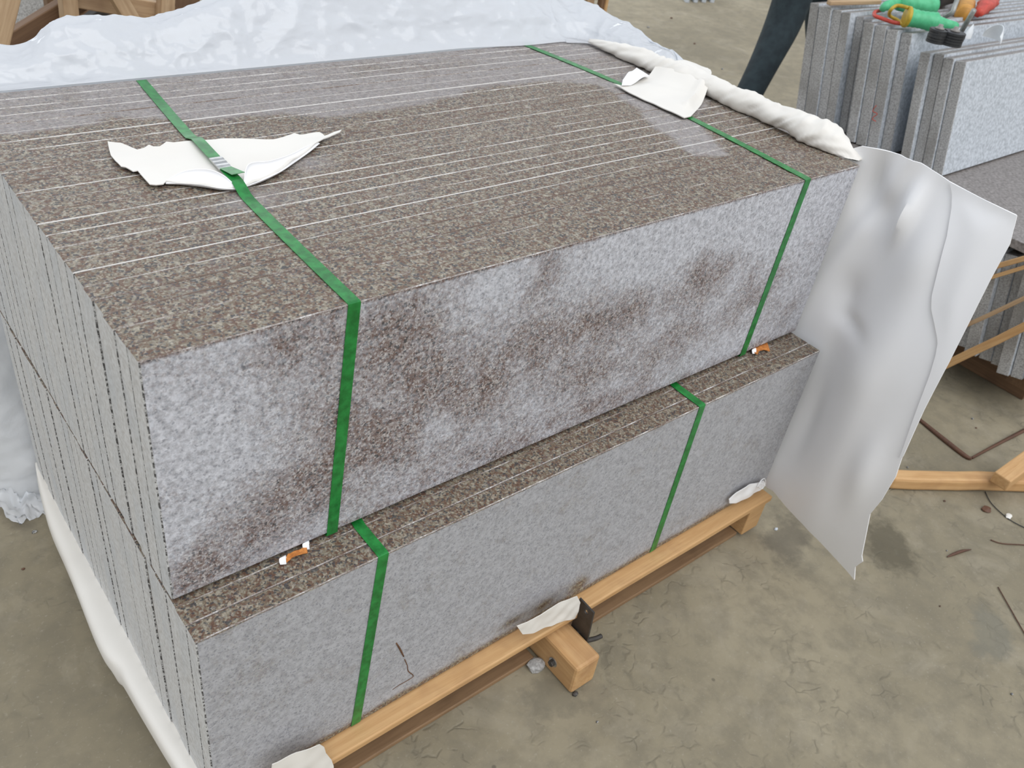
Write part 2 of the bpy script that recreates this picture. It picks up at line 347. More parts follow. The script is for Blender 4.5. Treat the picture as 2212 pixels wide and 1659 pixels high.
c = spot(c, 2140, 1370, 0.10, (0.15, 0.145, 0.115), 0.55, 0.6, 0.4)
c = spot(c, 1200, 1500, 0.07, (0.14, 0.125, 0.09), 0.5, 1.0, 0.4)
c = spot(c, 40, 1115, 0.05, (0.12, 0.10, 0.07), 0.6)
# tread marks: short curled ridges of pressed dust in drifting patches
tv = k.coord('Object', (1, 1, 1)); wv = k.n('ShaderNodeTexWave'); k.l(tv, wv.inputs['Vector']); wv.inputs['Scale'].default_value = 9; wv.inputs['Distortion'].default_value = 9; wv.inputs['Detail'].default_value = 3; wv.inputs['Detail Scale'].default_value = 2.2
nd = k.n('ShaderNodeTexNoise'); k.l(tv, nd.inputs['Vector']); nd.inputs['Scale'].default_value = 18; nd.inputs['Detail'].default_value = 2
vm = k.n('ShaderNodeVectorMath'); vm.operation = 'MULTIPLY_ADD'; k.l(nd.outputs['Color'], vm.inputs[0]); vm.inputs[1].default_value = (0.06, 0.06, 0.0); k.l(tv, vm.inputs[2])
ve = k.n('ShaderNodeTexVoronoi'); ve.feature = 'DISTANCE_TO_EDGE'; k.l(vm.outputs[0], ve.inputs['Vector']); ve.inputs['Scale'].default_value = 22
crk = k.ramp(ve.outputs['Distance'], [(0.0, 0.0), (0.09, 1.0)])
msk = k.ramp(k.noise(v, 3.2, 4, 0.7), [(0.47, 0.0), (0.60, 1.0)])
brk = k.ramp(k.noise(v, 30, 2, 0.5), [(0.46, 0.0), (0.56, 1.0)])
cm = k.math('MULTIPLY', k.math('MULTIPLY', k.math('SUBTRACT', 1.0, crk), msk), brk)
c = k.mix(k.math('MULTIPLY', cm, 0.5), c, (0.13, 0.115, 0.08))
k.col(c); k.rough(0.82)
hh = k.math('ADD', k.math('MULTIPLY', n2, 0.5), k.math('MULTIPLY', cm, -0.9)); hh = k.math('ADD', hh, k.math('MULTIPLY', n3, 0.2)); k.bump(hh, 0.35, 0.004)
M['floor'] = k.m

# ------------------------------------------------------------ floor
bm = bmesh.new(); bmesh.ops.create_grid(bm, x_segments=4, y_segments=4, size=14)
for q in bm.verts: q.co.x += 4; q.co.y += 3
vv_, ff_ = bm_data(bm); tag(mesh_obj('floor', vv_, ff_, M['floor'], origin=(0, 0, 0)), kind='structure')

# ------------------------------------------------------------ the two bundles of slabs
L, ZJ, ZT, ZB = 1.4755, 0.56, 0.98, 0.13
YB = 0.857
T_POLY = [on(*p, 2, ZT)[:2] for p in [(-150, 300), (102, 281), (203, 268), (237, 251), (440, 258), (610, 244), (700, 251), (835, 237), (992, 203), (1039, 186), (1175, 175), (1290, 180), (1344, 210), (1388, 244), (1412, 271), (1450, 295), (1500, 335), (1575, 335), (1490, 252), (1545, 205), (1880, 360), (1760, 460), (290, 840), (-160, 380)]]
T_LIGHT = [(*on(px, py, 2, ZT)[:2], r, a) for px, py, r, a in [(655, 350, .055, .55), (520, 440, .05, .45), (590, 420, .05, .4), (1470, 310, .03, .3), (1600, 250, .08, .25), (1700, 330, .06, .2), (880, 420, .05, .18), (1150, 330, .06, .12), (400, 640, .05, .15)]]
T_DARK = [(*on(px, py, 2, ZT)[:2], r, a) for px, py, r, a in [(800, 150, .05, .35), (950, 140, .05, .3), (1150, 110, .04, .3), (1300, 140, .05, .3), (1380, 150, .04, .3), (60, 230, .05, .2), (1330, 165, .03, .3)]]
def wet_top(x, y):
    d = ray_poly((x, y), T_POLY); w = 0.12+0.80*float(sstep(-0.006, 0.012, d+0.010*noise.noise(Vector((x*18, y*18, 0)))))
    for cx, cy, r, a in T_LIGHT: w -= a*math.exp(-((x-cx)**2+((y-cy)*1.3)**2)/r**2)
    for cx, cy, r, a in T_DARK: w += a*math.exp(-(((x-cx)*.6)**2+((y-cy)*1.3)**2)/r**2)
    return w
F_WET = [(*on(px, py, 1, 0)[[0, 2]], sx, sz, a) for px, py, sx, sz, a in [
    (640, 730, .05, .045, .8), (560, 850, .07, .05, .35), (850, 720, .06, .05, .95), (940, 690, .05, .03, .6), (900, 830, .09, .07, .95), (1040, 850, .10, .06, .9), (1160, 620, .035, .045, .6), (1190, 580, .03, .02, .5),
    (1180, 720, .10, .05, .8), (1330, 680, .09, .05, .85), (1280, 800, .10, .05, .75), (1500, 620, .06, .05, .8), (1460, 740, .08, .04, .75), (1560, 580, .07, .04, .7), (1600, 650, .05, .04, .6), (1660, 620, .06, .06, .55),
    (800, 980, .10, .05, .8), (650, 1060, .09, .05, .85), (500, 1180, .08, .035, .75), (430, 1240, .06, .03, .6), (1000, 1000, .12, .035, .8), (1300, 870, .15, .025, .8), (720, 900, .04, .08, .75), (1700, 680, .03, .05, .7), (560, 950, .04, .04, .25)]]
F_DRY = [(*on(px, py, 1, 0)[[0, 2]], sx, sz, a) for px, py, sx, sz, a in [(960, 920, .035, .03, .45), (460, 950, .06, .07, .4), (400, 1130, .03, .05, .3), (1050, 640, .08, .035, .3), (1120, 800, .02, .03, .3), (1400, 560, .09, .04, .5), (1700, 480, .10, .05, .6), (780, 640, .0, .0, 0)] if sx]
def wet_front(x, z):
    w = 0.0
    for cx, cz, sx, sz, a in F_WET: w = 1-(1-w)*(1-.78*a*math.exp(-((x-cx)/(sx*1.35))**2-((z-cz)/(sz*1.35))**2))
    w = .10+.82*w-.16*float(sstep(ZT-.20, ZT-.03, z))*float(sstep(.5, 1.0, x))
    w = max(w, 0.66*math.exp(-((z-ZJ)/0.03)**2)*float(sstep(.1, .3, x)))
    for cx, cz, sx, sz, a in F_DRY: w -= a*math.exp(-((x-cx)/sx)**2-((z-cz)/sz)**2)
    return w+0.16*noise.noise(Vector((x*11, z*11, 3)))+.08*noise.noise(Vector((x*30, z*30, 8)))
LW = [(*on(px, py, 1, -.0757)[[0, 2]], sx, sz, a) for px, py, sx, sz, a in [(1250, 1265, .035, .028, .95), (1170, 1310, .03, .018, .9), (1110, 1340, .04, .012, .8)]]
def wet_lower(x, z):
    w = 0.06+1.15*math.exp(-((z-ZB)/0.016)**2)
    for cx, cz, sx, sz, a in LW: w = max(w, a*math.exp(-((x-cx)/sx)**2-((z-cz)/sz)**2))
    return w+0.12*noise.noise(Vector((x*7, z*7, 9)))
def slab(name, y0, th, z0, z1, x0, L, front=None, nx=160, fine_top=True, wtop=None, mats=None):
    """one slab standing on its long edge, arrises broken; a lofted section with worn end corners"""
    c = 0.0011; ce = 0.0022; r = random.random()*0.0006
    cf = c+r
    if front: zs = list(np.linspace(z0+0.002, z1-cf, front))
    else: zs = [z0+0.002, z1-cf]
    prof = [(y0+th-.001, z0), (y0+.001, z0)]+[(y0, z) for z in zs]; iF = 2; nF = len(zs)
    prof += [(y0+cf, z1)]+[(y0+th/2, z1)]+[(y0+th-c, z1), (y0+th, z1-c)]+[(y0+th, z0+.002)]
    n = len(prof); xs = [x0, x0+ce]+list(np.linspace(x0+ce, x0+L-ce, nx))[1:-1]+[x0+L-ce, x0+L]
    V = []; wet = []
    for i, x in enumerate(xs):
        endk = i in (0, len(xs)-1)
        for j, (y, z) in enumerate(prof):
            if endk: y = y+(y0+th/2-y)*(0.0010/(th/2)) if abs(y-y0-th/2) > th*.3 else y; z = z-(0.001 if z > z1-.003 else 0)
            jit = 0.0004*noise.noise(Vector((x*60, y*50, z*50))) if not endk else 0.0007*noise.noise(Vector((x*60, y*50, z*60)))
            V.append((x+(jit if endk else 0), y+(jit if j in (iF+nF-1, iF+nF, n-3, n-2) else 0), z))
            if z > z1-.003: wet.append(wtop(x, y) if wtop else 0.9)
            elif front and y < y0+.002: wet.append(front_fn[0](x, z))
            else: wet.append(0.2)
    F = []; mi = []
    for i in range(len(xs)-1):
        for j in range(n):
            k = (j+1) % n; F.append((i*n+j, i*n+k, (i+1)*n+k, (i+1)*n+j))
            if i in (0, len(xs)-2) and not (iF+nF-1 <= j <= n-3): mi.append(4)
            elif j in (iF+nF-1, n-3): mi.append(2)
            elif iF+nF <= j <= n-4: mi.append(1)
            else: mi.append(0)
    F.append(tuple(range(n))[::-1]); mi.append(3); F.append(tuple(range((len(xs)-1)*n, len(xs)*n))); mi.append(3)
    F = [f[::-1] for f in F]
    return mesh_obj(name, V, F, mats or [M['face'], M['top'], M['arris'], M['end'], M['joint']], mi=mi, attr={'wet': wet}, origin=(x0, y0, z0))
ORD = ['frontmost', 'second', 'third', 'fourth', 'fifth', 'sixth', 'seventh', 'eighth', 'ninth', 'tenth', 'eleventh', 'twelfth', 'thirteenth', 'fourteenth', 'fifteenth', 'sixteenth', 'seventeenth', 'eighteenth', 'nineteenth', 'twentieth', 'twenty-first', 'twenty-second', 'twenty-third', 'twenty-fourth', 'twenty-fifth', 'twenty-sixth', 'twenty-seventh', 'twenty-eighth']
def olabel(i, n): return ORD[0] if i == 0 else ('rearmost' if i == n-1 else ORD[i]+' from the front')
def bundle(y0, y1, z0, z1, tier, mats, fn, wt, n, nz):
    global front_fn
    front_fn = [fn]; ws = rng.uniform(0.92, 1.08, n); ws = ws/ws.sum()*(y1-y0); y = y0
    for i in range(n):
        th = ws[i]-random.choice([0.0003, 0.0006, 0.0012]); dz = random.uniform(-.0012, 0.0003) if i else 0
        dx = random.uniform(-.0014, .0010) if i else 0
        s = slab('granite_slab', y, th, z0, z1+dz, dx, L+random.uniform(-.002, .001), front=nz if i == 0 else None, nx=240 if i == 0 else 150, wtop=wt, mats=[q if (q is not M['arris'] or i > (1 if tier == 'lower' else 0)) else M['arris_dim'] for q in (mats or [M['face'], M['top'], M['arris'], M['end'], M['joint']])])
        tag(s, f'brown-grey granite slab standing on edge, {olabel(i, n)} in the {tier} strapped bundle', 'stone slab', f'granite slabs of the {tier} bundle')
        y += ws[i]
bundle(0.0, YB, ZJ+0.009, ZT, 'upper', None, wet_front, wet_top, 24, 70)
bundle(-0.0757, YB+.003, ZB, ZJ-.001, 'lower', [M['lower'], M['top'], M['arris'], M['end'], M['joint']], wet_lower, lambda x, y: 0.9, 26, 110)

# rust-brown scratch marks on the lower face
P = [on(*p, 1, -.0762) for p in [(856, 1389), (864, 1402), (872, 1418)]]
tube('rust_stain', P, [.0012, .0018, .0012], M['rust_stain'], None, 6, steps=3)
rs = bpy.data.objects['rust_stain']; tag(rs, 'short rust-brown scratch mark on the lower bundle front face', 'stain')
P = [on(*p, 1, -.0762) for p in [(874, 1424), (880, 1438), (882, 1450), (893, 1460), (880, 1470), (862, 1480), (848, 1490)]]
o = tube('rust_stain', P, [.0009, .0008, .001, .0008, .0006, .0006, .0004], M['rust_stain'], None, 6, steps=3)
tag(o, 'hooked thin rust-brown line low on the lower bundle front face', 'stain')

# ------------------------------------------------------------ green straps
def ribbon(name, pts, w, mat, parent=None, t=0.0008, wdir=None):
    """strap along pts; wdir gives the width direction per point"""
    P = np.array(pts, float); V = []
    for p, d in zip(P, wdir): V += [p-np.array(d)*w/2, p+np.array(d)*w/2]
    F = [(2*i, 2*i+1, 2*i+3, 2*i+2) for i in range(len(P)-1)]
    o = mesh_obj(name, V, F, mat, parent); solidify(o, t, 0); return o
def strap(topx, zt, zb, yf, yb, fx, label, seal=False, w=0.019):
    """topx: function y->x on top; fx: x at front bottom"""
    r = 0.004; pts = []; ex = 0.0012
    ys = list(np.linspace(yb-.006, yf+.006, 60))
    for y in ys: pts.append((topx(y), y, zt+ex+(lift(topx(y), y) if seal else 0)))
    x1 = topx(yf)
    pts += [(x1, yf+.0015, zt+ex*.9), (x1, yf-ex*.7, zt+.0002), (x1, yf-ex, zt-.003)]
    for z in np.linspace(zt-.006, zb+.004, 12): pts.append((x1+(fx-x1)*(zt-z)/(zt-zb), yf-ex, z))
    pts += [(fx, yf-ex*.8, zb+.0015), (fx, yf+.002, zb+.0008)]
    pts += [(fx, y, zb+.0008) for y in np.linspace(yf+.03, yb-.03, 6)]
    pts += [(fx, yb+ex, zb+.004)]+[(fx+(topx(yb)-fx)*t, yb+ex, zb+.004+(zt-zb-.006)*t) for t in (.3, .6, 1)]
    pts.append(pts[0])
    wd = [(1, 0, 0)]*len(pts)
    return pts, wd
torn_px = [(233, 309), (262, 313), (284, 322), (297, 326), (312, 322), (322, 316), (332, 320), (345, 320), (360, 309), (375, 312), (395, 309), (415, 306), (440, 306), (478, 302), (520, 304), (560, 306), (590, 306), (612, 300), (636, 291), (648, 295), (672, 290), (690, 287), (698, 292), (701, 296), (715, 291), (738, 283), (734, 289), (705, 302), (685, 313), (660, 332), (635, 350), (600, 373), (560, 392), (535, 402), (510, 408), (480, 408), (440, 402), (395, 397), (360, 396), (353, 403), (338, 404), (324, 402), (312, 390), (298, 373), (288, 374), (272, 364), (262, 362), (250, 352), (240, 340), (236, 325)]
TORN = [tuple(on(*p, 2, ZT+.004)[:2]) for p in torn_px]
def torn_h(x, y):
    d = ray_poly((x, y), TORN)
    e = max(0, 1-max(d, 0)/.03)
    P = np.array([x, y]); c = on(460, 370, 2, ZT)[:2]
    h = 0.0035+0.004*max(0, noise.noise(Vector((x*14, y*22, 1.3))))
    fold = on(430, 405, 2, ZT)[:2]
    h += 0.002*e*(1+noise.noise(Vector((x*40, y*40, 5))))
    return h
def lift(x, y):
    d = ray_poly((x, y), TORN)
    return 0.0115*float(sstep(-0.03, 0.012, d))
s1 = lambda y: 0.277+0.046*(y/0.857)**1.0-0.010*math.sin(math.pi*min(max(y/0.857, 0), 1))*1.0
pts, wd = strap(s1, ZT, ZJ+.003, 0, YB, 0.250, '', True)
g = empty('packing_strap', (s1(.4), .4, ZT), 'green plastic packing strap round the left of the upper bundle, with metal seal', 'strap')
ribbon('band', pts, .019, M['strap'], g, wdir=wd)
# metal seal and loose tail
a = on(454, 343, 2, ZT+.013); b = on(487, 366, 2, ZT+.013); ya, yb2 = a[1], b[1]
V = []; nyy = 7
for i in range(nyy+1):
    y = ya+(yb2-ya)*i/nyy; zz = ZT+.0018+lift(s1(y), y)+(0.0006 if i % 2 else 0)
    V += [(s1(y)-.0105, y, zz-.0015), (s1(y)-.0105, y, zz+.0012), (s1(y)+.0105, y, zz+.0012), (s1(y)+.0105, y, zz-.0015)]
F = grid_faces(nyy+1, 4, True)+[(0, 1, 2, 3), tuple(range(nyy*4, nyy*4+4))[::-1]]
tag(mesh_obj('seal', V, F, M['steel'], g), 'crimped silver metal seal')
V = []
for i in range(6):
    y = yb2+.004-(.036)*i/5; zz = ZT+.003+lift(s1(y), y)+.0035*(i/5)
    V += [(s1(y)-.0095+.006*i/5, y, zz), (s1(y)+.0095+.008*i/5, y, zz+.001*i/5)]
solidify(mesh_obj('strap_tail', V, grid_faces(6, 2), M['strap'], g), .0008)
s2 = lambda y: 1.289+0.020*math.sin(math.pi*min(max(y/.857, 0), 1))-0.022*max(0, (y-.5)/.357)**1.5
pts, wd = strap(s2, ZT, ZJ+.003, 0, YB, 1.276, '', False)
g = empty('packing_strap', (1.29, .4, ZT), 'green plastic packing strap round the right of the upper bundle, under a white foam flap', 'strap'); ribbon('band', pts, .019, M['strap'], g, wdir=wd)
for xa, xb, lb in ((0.297, 0.262, 'left'), (1.055, 1.050, 'right')):
    pts, wd = strap(lambda y, xa=xa: xa+.002*(y > 0), ZJ-.0005, ZB, -.0757, YB+.003, xb, '')
    g = empty('packing_strap', (xa, .4, ZB), f'green plastic packing strap round the {lb} part of the lower bundle', 'strap'); ribbon('band', pts, .019, M['strap'], g, wdir=wd)

# ------------------------------------------------------------ torn foam piece on the top
pv, pf = poly_sheet(TORN, 0.008)
V = [(x, y, ZT+.0005+torn_h(x, y)) for x, y in pv]
g = empty('torn_foam_piece', (*np.mean(TORN, 0), ZT), 'torn leaf-shaped scrap of white foam under the left strap on the bundle top', 'foam scrap')
solidify(mesh_obj('sheet', V, pf, M['foam_warm'], g, True), .0015)
def curl(pxs, width, name):
    """a lip of the sheet rolled back over itself, along pixel path on the top"""
    base = [on(*p, 2, ZT+.004) for p in pxs]; rows = []
    for i, p in enumerate(base):
        q = base[min(i+1, len(base)-1)]-base[max(i-1, 0)]; t = q/np.linalg.norm(q); nrm = np.array([-t[1], t[0], 0]); w = width[i]
        rows.append([p+nrm*(w*math.sin(a)*.55-w*.05)*s+np.array([0, 0, w*.45*(1-math.cos(a))]) for a, s in ((0, 1), (-.9, .5), (-.3, .2), (.6, 1), (1.3, 1.2), (1.9, 1.5), (2.3, 1.9))])
    G = smooth_grid(rows, 30, 14)
    return solidify(mesh_obj(name, G.reshape(-1, 3), grid_faces(30, 14), M['foam'], g, True), .0012)
curl([(358, 397), (395, 398), (440, 403), (480, 409), (512, 409)], [.004, .02, .027, .022, .003], 'curled_lip')
curl([(530, 404), (560, 393), (600, 374), (635, 351), (665, 330), (690, 310)], [.004, .03, .022, .014, .010, .004], 'curled_lip')

# ------------------------------------------------------------ foam sheet hanging off the right end
XS = 1.503
g = empty('foam_sheet', (XS, -.1, 0.03), 'large white foam sheet hanging off the right end of the bundles', 'foam sheet')
def sx(y, z, amp=1):
    f = 0.0
    for py, pz, ry, rz, a in BUL: 
        u = (y-py); w_ = (z-pz); f += a*math.exp(-(u/ry)**2-(w_/rz)**2)
    f += 0.006*noise.noise(Vector((y*5, z*4, 2)))+0.05*max(0, .35-z)*max(0, -y)
    f += -0.010*math.exp(-((y+z*.25-.17)/.02)**2)*float(sstep(.5, .9, z))
    f += -0.075*math.sin(math.pi*min(max((1.0-z)/1.0, 0), 1))*float(sstep(.07, .24, -y))
    return XS+amp*f
BUL = []
for px, py, ry, rz, a in [(1880, 400, .025, .06, .022), (1900, 450, .03, .04, .015), (1965, 460, .018, .06, -.022), (2000, 540, .05, .08, -.012), (1830, 640, .03, .05, .012), (1880, 780, .05, .08, -.008), (1760, 900, .02, .1, .006), (1900, 1000, .03, .1, -.01), (1850, 700, .04, .02, .010)]:
    q = on(px, py, 0, XS); BUL.append((q[1], q[2], ry, rz, a*1.4))
hang_px = [(1838, 322), (1862, 315), (1900, 322), (1945, 334), (1990, 352), (2050, 391), (2120, 428), (2196, 464), (2187, 500), (2181, 525), (2140, 600), (2095, 690), (2050, 780), (1995, 885), (1950, 985), (1935, 1030), (1905, 1080), (1880, 1110), (1872, 1150), (1862, 1200), (1864, 1213), (1848, 1224), (1846, 1252), (1832, 1235), (1770, 1168), (1735, 1132), (1697, 1092), (1670, 1060), (1656, 1052)]
def on_sheet(px, py, dx=0):
    q = on(px, py, 0, XS)
    for _ in range(12): q = on(px, py, 0, .5*q[0]+.5*(sx(q[1], q[2])+dx))
    return tuple(q[1:])
HP = [on_sheet(*p) for p in hang_px]+[(.03, .13), (.06, .3), (.06, .9), (.052, .975)]
pv, pf = poly_sheet(HP, 0.012)
solidify(mesh_obj('hanging_sheet', [(sx(y, z), y, z) for y, z in pv], pf, M['foam'], g, True), .003)
fold_px = [(2051, 393), (2056, 420), (2055, 450), (2049, 485), (2045, 510), (2034, 550), (2024, 590), (2018, 615), (2012, 640), (2011, 668), (2018, 700), (2023, 725), (2025, 742), (2020, 770), (2008, 810), (1993, 850), (1978, 890), (1962, 935), (1948, 975), (1942, 990), (1950, 987), (1995, 887), (2050, 782), (2095, 692), (2140, 602), (2181, 527), (2187, 502), (2196, 466), (2120, 429)]
FP = [on_sheet(*p, -.008) for p in fold_px]
pv, pf = poly_sheet(FP, 0.012)
solidify(mesh_obj('folded_flap', [(sx(y, z)-.006-.006*float(sstep(.0, .06, ray_poly((y, z), FP))), y, z) for y, z in pv], pf, M['foam'], g, True), .003)
# rolled upper edge: a crumpled tube along the right edge of the bundle top
rp = [(1.452, .81, .990), (1.456, .73, .996), (1.464, .65, .998), (1.472, .58, .999), (1.478, .50, 1.0), (1.478, .42, 1.002), (1.480, .33, 1.0), (1.480, .24, 1.002), (1.480, .17, 1.004), (1.480, .12, 1.001), (1.486, .08, .995), (1.492, .05, .986), (1.501, .015, .970)]
rr = [.007, .018, .026, .029, .029, .028, .030, .028, .032, .039, .034, .025, .018]
P = np.array(rp); N = 220; n = 28; V = []
for i in range(N):
    t = i*(len(rp)-1)/(N-1); c = catmull(P, t); r = float(catmull(np.array(rr).reshape(-1, 1), t)[0])
    for k_ in range(n):
        th = 2*math.pi*k_/n; tw = th+t*.9
        w_ = 1+.22*noise.noise(Vector((c[1]*18+math.cos(th)*.5, math.cos(th)*.9, math.sin(th)*.9)))-.30*abs(noise.noise(Vector((c[1]*34+math.sin(th)*1.2+1.5*noise.noise(Vector((c[1]*9, 0, 3))), math.cos(th)*.9, 5))))+.10*noise.noise(Vector((c[1]*70+math.sin(th)*2, math.cos(th)*1.5, 9)))
        V.append((c[0]+r*w_*math.cos(th), c[1], max(c[2]+.86*r*w_*math.sin(th), 0.9815)))
mesh_obj('rolled_edge', V, grid_faces(N, n, True)+[tuple(range(n))[::-1], tuple(range((N-1)*n, N*n))], M['foam_warm'], g, True)
# flap pulled over the right strap
flap_px = [(1325, 181), (1342, 186), (1360, 182), (1385, 172), (1400, 164), (1430, 148), (1470, 148), (1500, 156), (1524, 168), (1530, 182), (1528, 200), (1515, 225), (1503, 240), (1492, 252), (1478, 255), (1440, 238), (1400, 218), (1360, 200)]
GP = [tuple(on(*p, 2, ZT+.006)[:2]) for p in flap_px]; pv, pf = poly_sheet(GP, .008)
rid = [on(*p, 2, ZT)[:2] for p in ((1480, 240), (1538, 170))]
def fh(x, y):
    d = ray_poly((x, y), GP); a, b = rid; ab = b-a; t = np.clip(((x-a[0])*ab[0]+(y-a[1])*ab[1])/(ab@ab), 0, 1); dd = math.hypot(x-a[0]-t*ab[0], y-a[1]-t*ab[1])
    return ZT+.005+.008*float(sstep(0, .04, d))+.009*math.exp(-(dd/.008)**2)+.004*noise.noise(Vector((x*20, y*20, 7)))+.022*float(sstep(1.41, 1.47, x))
solidify(mesh_obj('tucked_flap', [(x, y, fh(x, y)) for x, y in pv], pf, M['foam_warm'], g, True), .002)
G2 = [tuple(on(*p, 2, ZT+.012)[:2]) for p in [(1343, 184), (1345, 174), (1360, 160), (1375, 147), (1388, 155), (1402, 165), (1385, 174), (1362, 184)]]; pv, pf = poly_sheet(G2, .008)
c0 = np.mean(G2, 0)
solidify(mesh_obj('turned_corner', [(x, y, ZT+.012+.010*math.exp(-((x-c0[0])**2+(y-c0[1])**2)/.0009)) for x, y in pv], pf, M['foam'], g, True), .002)

# ------------------------------------------------------------ foam sheet curled under the left end
g = empty('foam_underlay', (-.02, .4, 0.02), 'white foam sheet curling out under the left end of the lower bundle', 'foam sheet')
ctrl = []
for y, xo in ((.885, .004), (.85, -.008), (.76, -.022), (.67, -.031), (.54, -.036), (.42, -.043), (.32, -.046), (.26, -.038), (.17, -.034), (.08, -.029), (.02, -.025), (-.07, -.022), (-.16, -.03)):
    ctrl.append([(.05, y, .1265), (.01, y, .1275), (xo*.5, y, .131), (xo*.9, y, .126), (xo, y, .112), (xo*.95, y, .085), (xo*.6, y, .05), (xo*.2+.005, y, .025), (.02, y, .012)])
G = smooth_grid(ctrl, 70, 26); 
for i in range(70):
    for j in range(8, 26):
        p = G[i, j]; p[2] += -.014*math.exp(-((p[1]-.262-(.13-p[2])*.3)/.012)**2)*float(sstep(7, 12, j))+.0012*noise.noise(Vector((p[1]*9, j*.2, 1)))
        p[0] += .0015*noise.noise(Vector((p[1]*7, j*.15, 4)))
solidify(mesh_obj('curled_sheet', G.reshape(-1, 3), grid_faces(70, 26), M['foam_warm'], g, True), .003)

# ------------------------------------------------------------ translucent film pulled off the back of the bundles
g = empty('plastic_film', (.6, 1.05, 0), 'crumpled translucent plastic film pulled back behind the upper bundle', 'plastic film')
def colf(hem, ridge, out, low=0.0):
    h = np.array(hem, float); r = np.array(ridge, float); o_ = np.array(out, float); m = (h+r)/2+np.array([0, 0, .006])
    b = r+o_*.35; b[2] = r[2]-.02; d1 = r+o_; d1[2] = r[2]*.78; d2 = r+o_*1.3; d2[2] = .42; d3 = r+o_*1.1; d3[2] = .12; d4 = r+o_*1.25; d4[2] = .004
    return [h, h*.7+r*.3+np.array([0, 0, -.004]), m, r, b, d1, d2, d3, d4]
cols = []
cols.append([(-.02, .868, .985), (-.05, .875, .99), (-.1, .88, .97), (-.16, .90, .9), (-.2, .92, .75), (-.2, .93, .55), (-.17, .935, .30), (-.13, .935, .10), (-.12, .94, .004)])
cols.append([(-.01, .866, .984), (-.02, .875, 1.0), (-.03, .89, 1.01), (-.04, .93, .99), (-.08, .98, .85), (-.08, .98, .6), (-.03, .96, .35), (.015, .93, .12), (.01, .935, .004)])
for x, z in ((.08, 1.022), (.14, 1.030), (.19, 1.052), (.24, 1.068), (.31, 1.064), (.38, 1.060), (.42, 1.068), (.47, 1.082), (.54, 1.10), (.66, 1.112), (.8, 1.12), (.95, 1.118), (1.1, 1.11), (1.25, 1.095), (1.38, 1.075)):
    hx = x; hy = .855-(.018 if x > 1.2 else 0); cols.append(colf((hx, hy, .984), (x, .95, z), (0, .13, 0)))
cols.append(colf((1.39, .825, .985), (1.475, .955, 1.052), (.05, .12, 0)))
cols.append(colf((1.44, .805, .986), (1.53, .92, 1.048), (.09, .09, 0)))
cols.append(colf((1.450, .76, .988), (1.552, .84, 1.038), (.10, .04, 0)))
cols.append(colf((1.452, .70, .990), (1.553, .755, 1.031), (.09, .02, 0)))
cols.append(colf((1.450, .64, .992), (1.545, .68, 1.022), (.07, 0, 0)))
cols.append(colf((1.458, .59, .998), (1.530, .60, 1.022), (.05, 0, 0)))
cols.append(colf((1.475, .55, 1.01), (1.518, .55, 1.018), (.03, 0, 0)))
NU, NV = 520, 150; G = smooth_grid([[np.array(p, float) for p in c] for c in cols], NU, NV)
dU = np.gradient(G, axis=0); dV = np.gradient(G, axis=1); nr_ = np.cross(dU, dV); nr_ /= np.linalg.norm(nr_, axis=2, keepdims=True)+1e-9
for i in range(NU):
    for j in range(NV):
        p = G[i, j]; e = float(sstep(0, 14, j))
        q = Vector((p[0]*5, p[1]*7, p[2]*6)); a = noise.noise(q)*.014+abs(noise.noise(q*2.3+Vector((3, 1, 2))))*-.016+abs(noise.noise(Vector((p[0]*16+p[2]*9, p[1]*11-p[0]*5, p[2]*14))))*-.009
        q2 = Vector((p[0]*20+p[2]*16, p[1]*22-p[0]*6, p[2]*26)); a += -abs(noise.noise(q2))*.0065-abs(noise.noise(q2*2.1+Vector((7, 3, 1))))*.003+abs(noise.noise(Vector((p[0]*40-p[2]*30, p[1]*18, p[2]*50+p[0]*12))))*-.0016
        ridge_k = 1 if j > 64 else .75
        G[i, j] = p+nr_[i, j]*a*e*ridge_k
        if j < 24 and G[i, j][2] < .984 and G[i, j][0] > 0: G[i, j][2] = .984
o = mesh_obj('draped_film', G.reshape(-1, 3), grid_faces(NU, NV), M['film'], g, True)
# bunched lower corner of the film by the left end
ctrl = []
for a in range(7):
    t = a/6; ctrl.append([(-.10+.09*t+.01*math.sin(5*t), .91-.02*t, .055*(1-.4*t)+.02*math.sin(7*t)), (-.09+.09*t, .885, .035+.02*math.cos(9*t)), (-.085+.095*t, .87-.01*math.sin(8*t), .018), (-.07+.08*t, .85, .003)])
Gb = smooth_grid(ctrl, 30, 16)
for i in range(30):
    for j in range(16): Gb[i, j] += np.array([.006, .008, .008])*noise.noise(Vector((i*.35, j*.45, 2))); Gb[i, j][2] = max(Gb[i, j][2], .002)
mesh_obj('bunched_corner', Gb.reshape(-1, 3), grid_faces(30, 16), M['film'], g, True)

# ------------------------------------------------------------ pallet under the bundles
pal = empty('pallet', (.74, .4, 0), 'pine pallet carrying the two strapped granite bundles', 'pallet')
for y in (-.077, .30, .80):
    beam('rail', (.03, y, .1175), (1.468, y, .1175), .070, .017, M['wood'], pal, wob=.0006, nseg=10)
    for x in (.04, 1.40): beam('block', (x, y+.004, .0605), (x+.066, y+.004, .0605), .062, .096, M['wood'], pal)
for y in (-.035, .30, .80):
    beam('bottom_board', (.03, y, .0065), (.700, y, .0065), .112, .012, M['wood_painted_shade'], pal, wob=.0006, nseg=6)
    beam('bottom_board', (.790, y, .0065), (1.40, y, .0065), .112, .012, M['wood_painted_shade'], pal, wob=.0006, nseg=6)
st = beam('stringer', (.745, -.200, .0430), (.745, .90, .0430), .068, .085, M['wood'], pal, bev=.007, wob=.0006, nseg=8)
b0 = on(1195, 1430, 0, .7105)
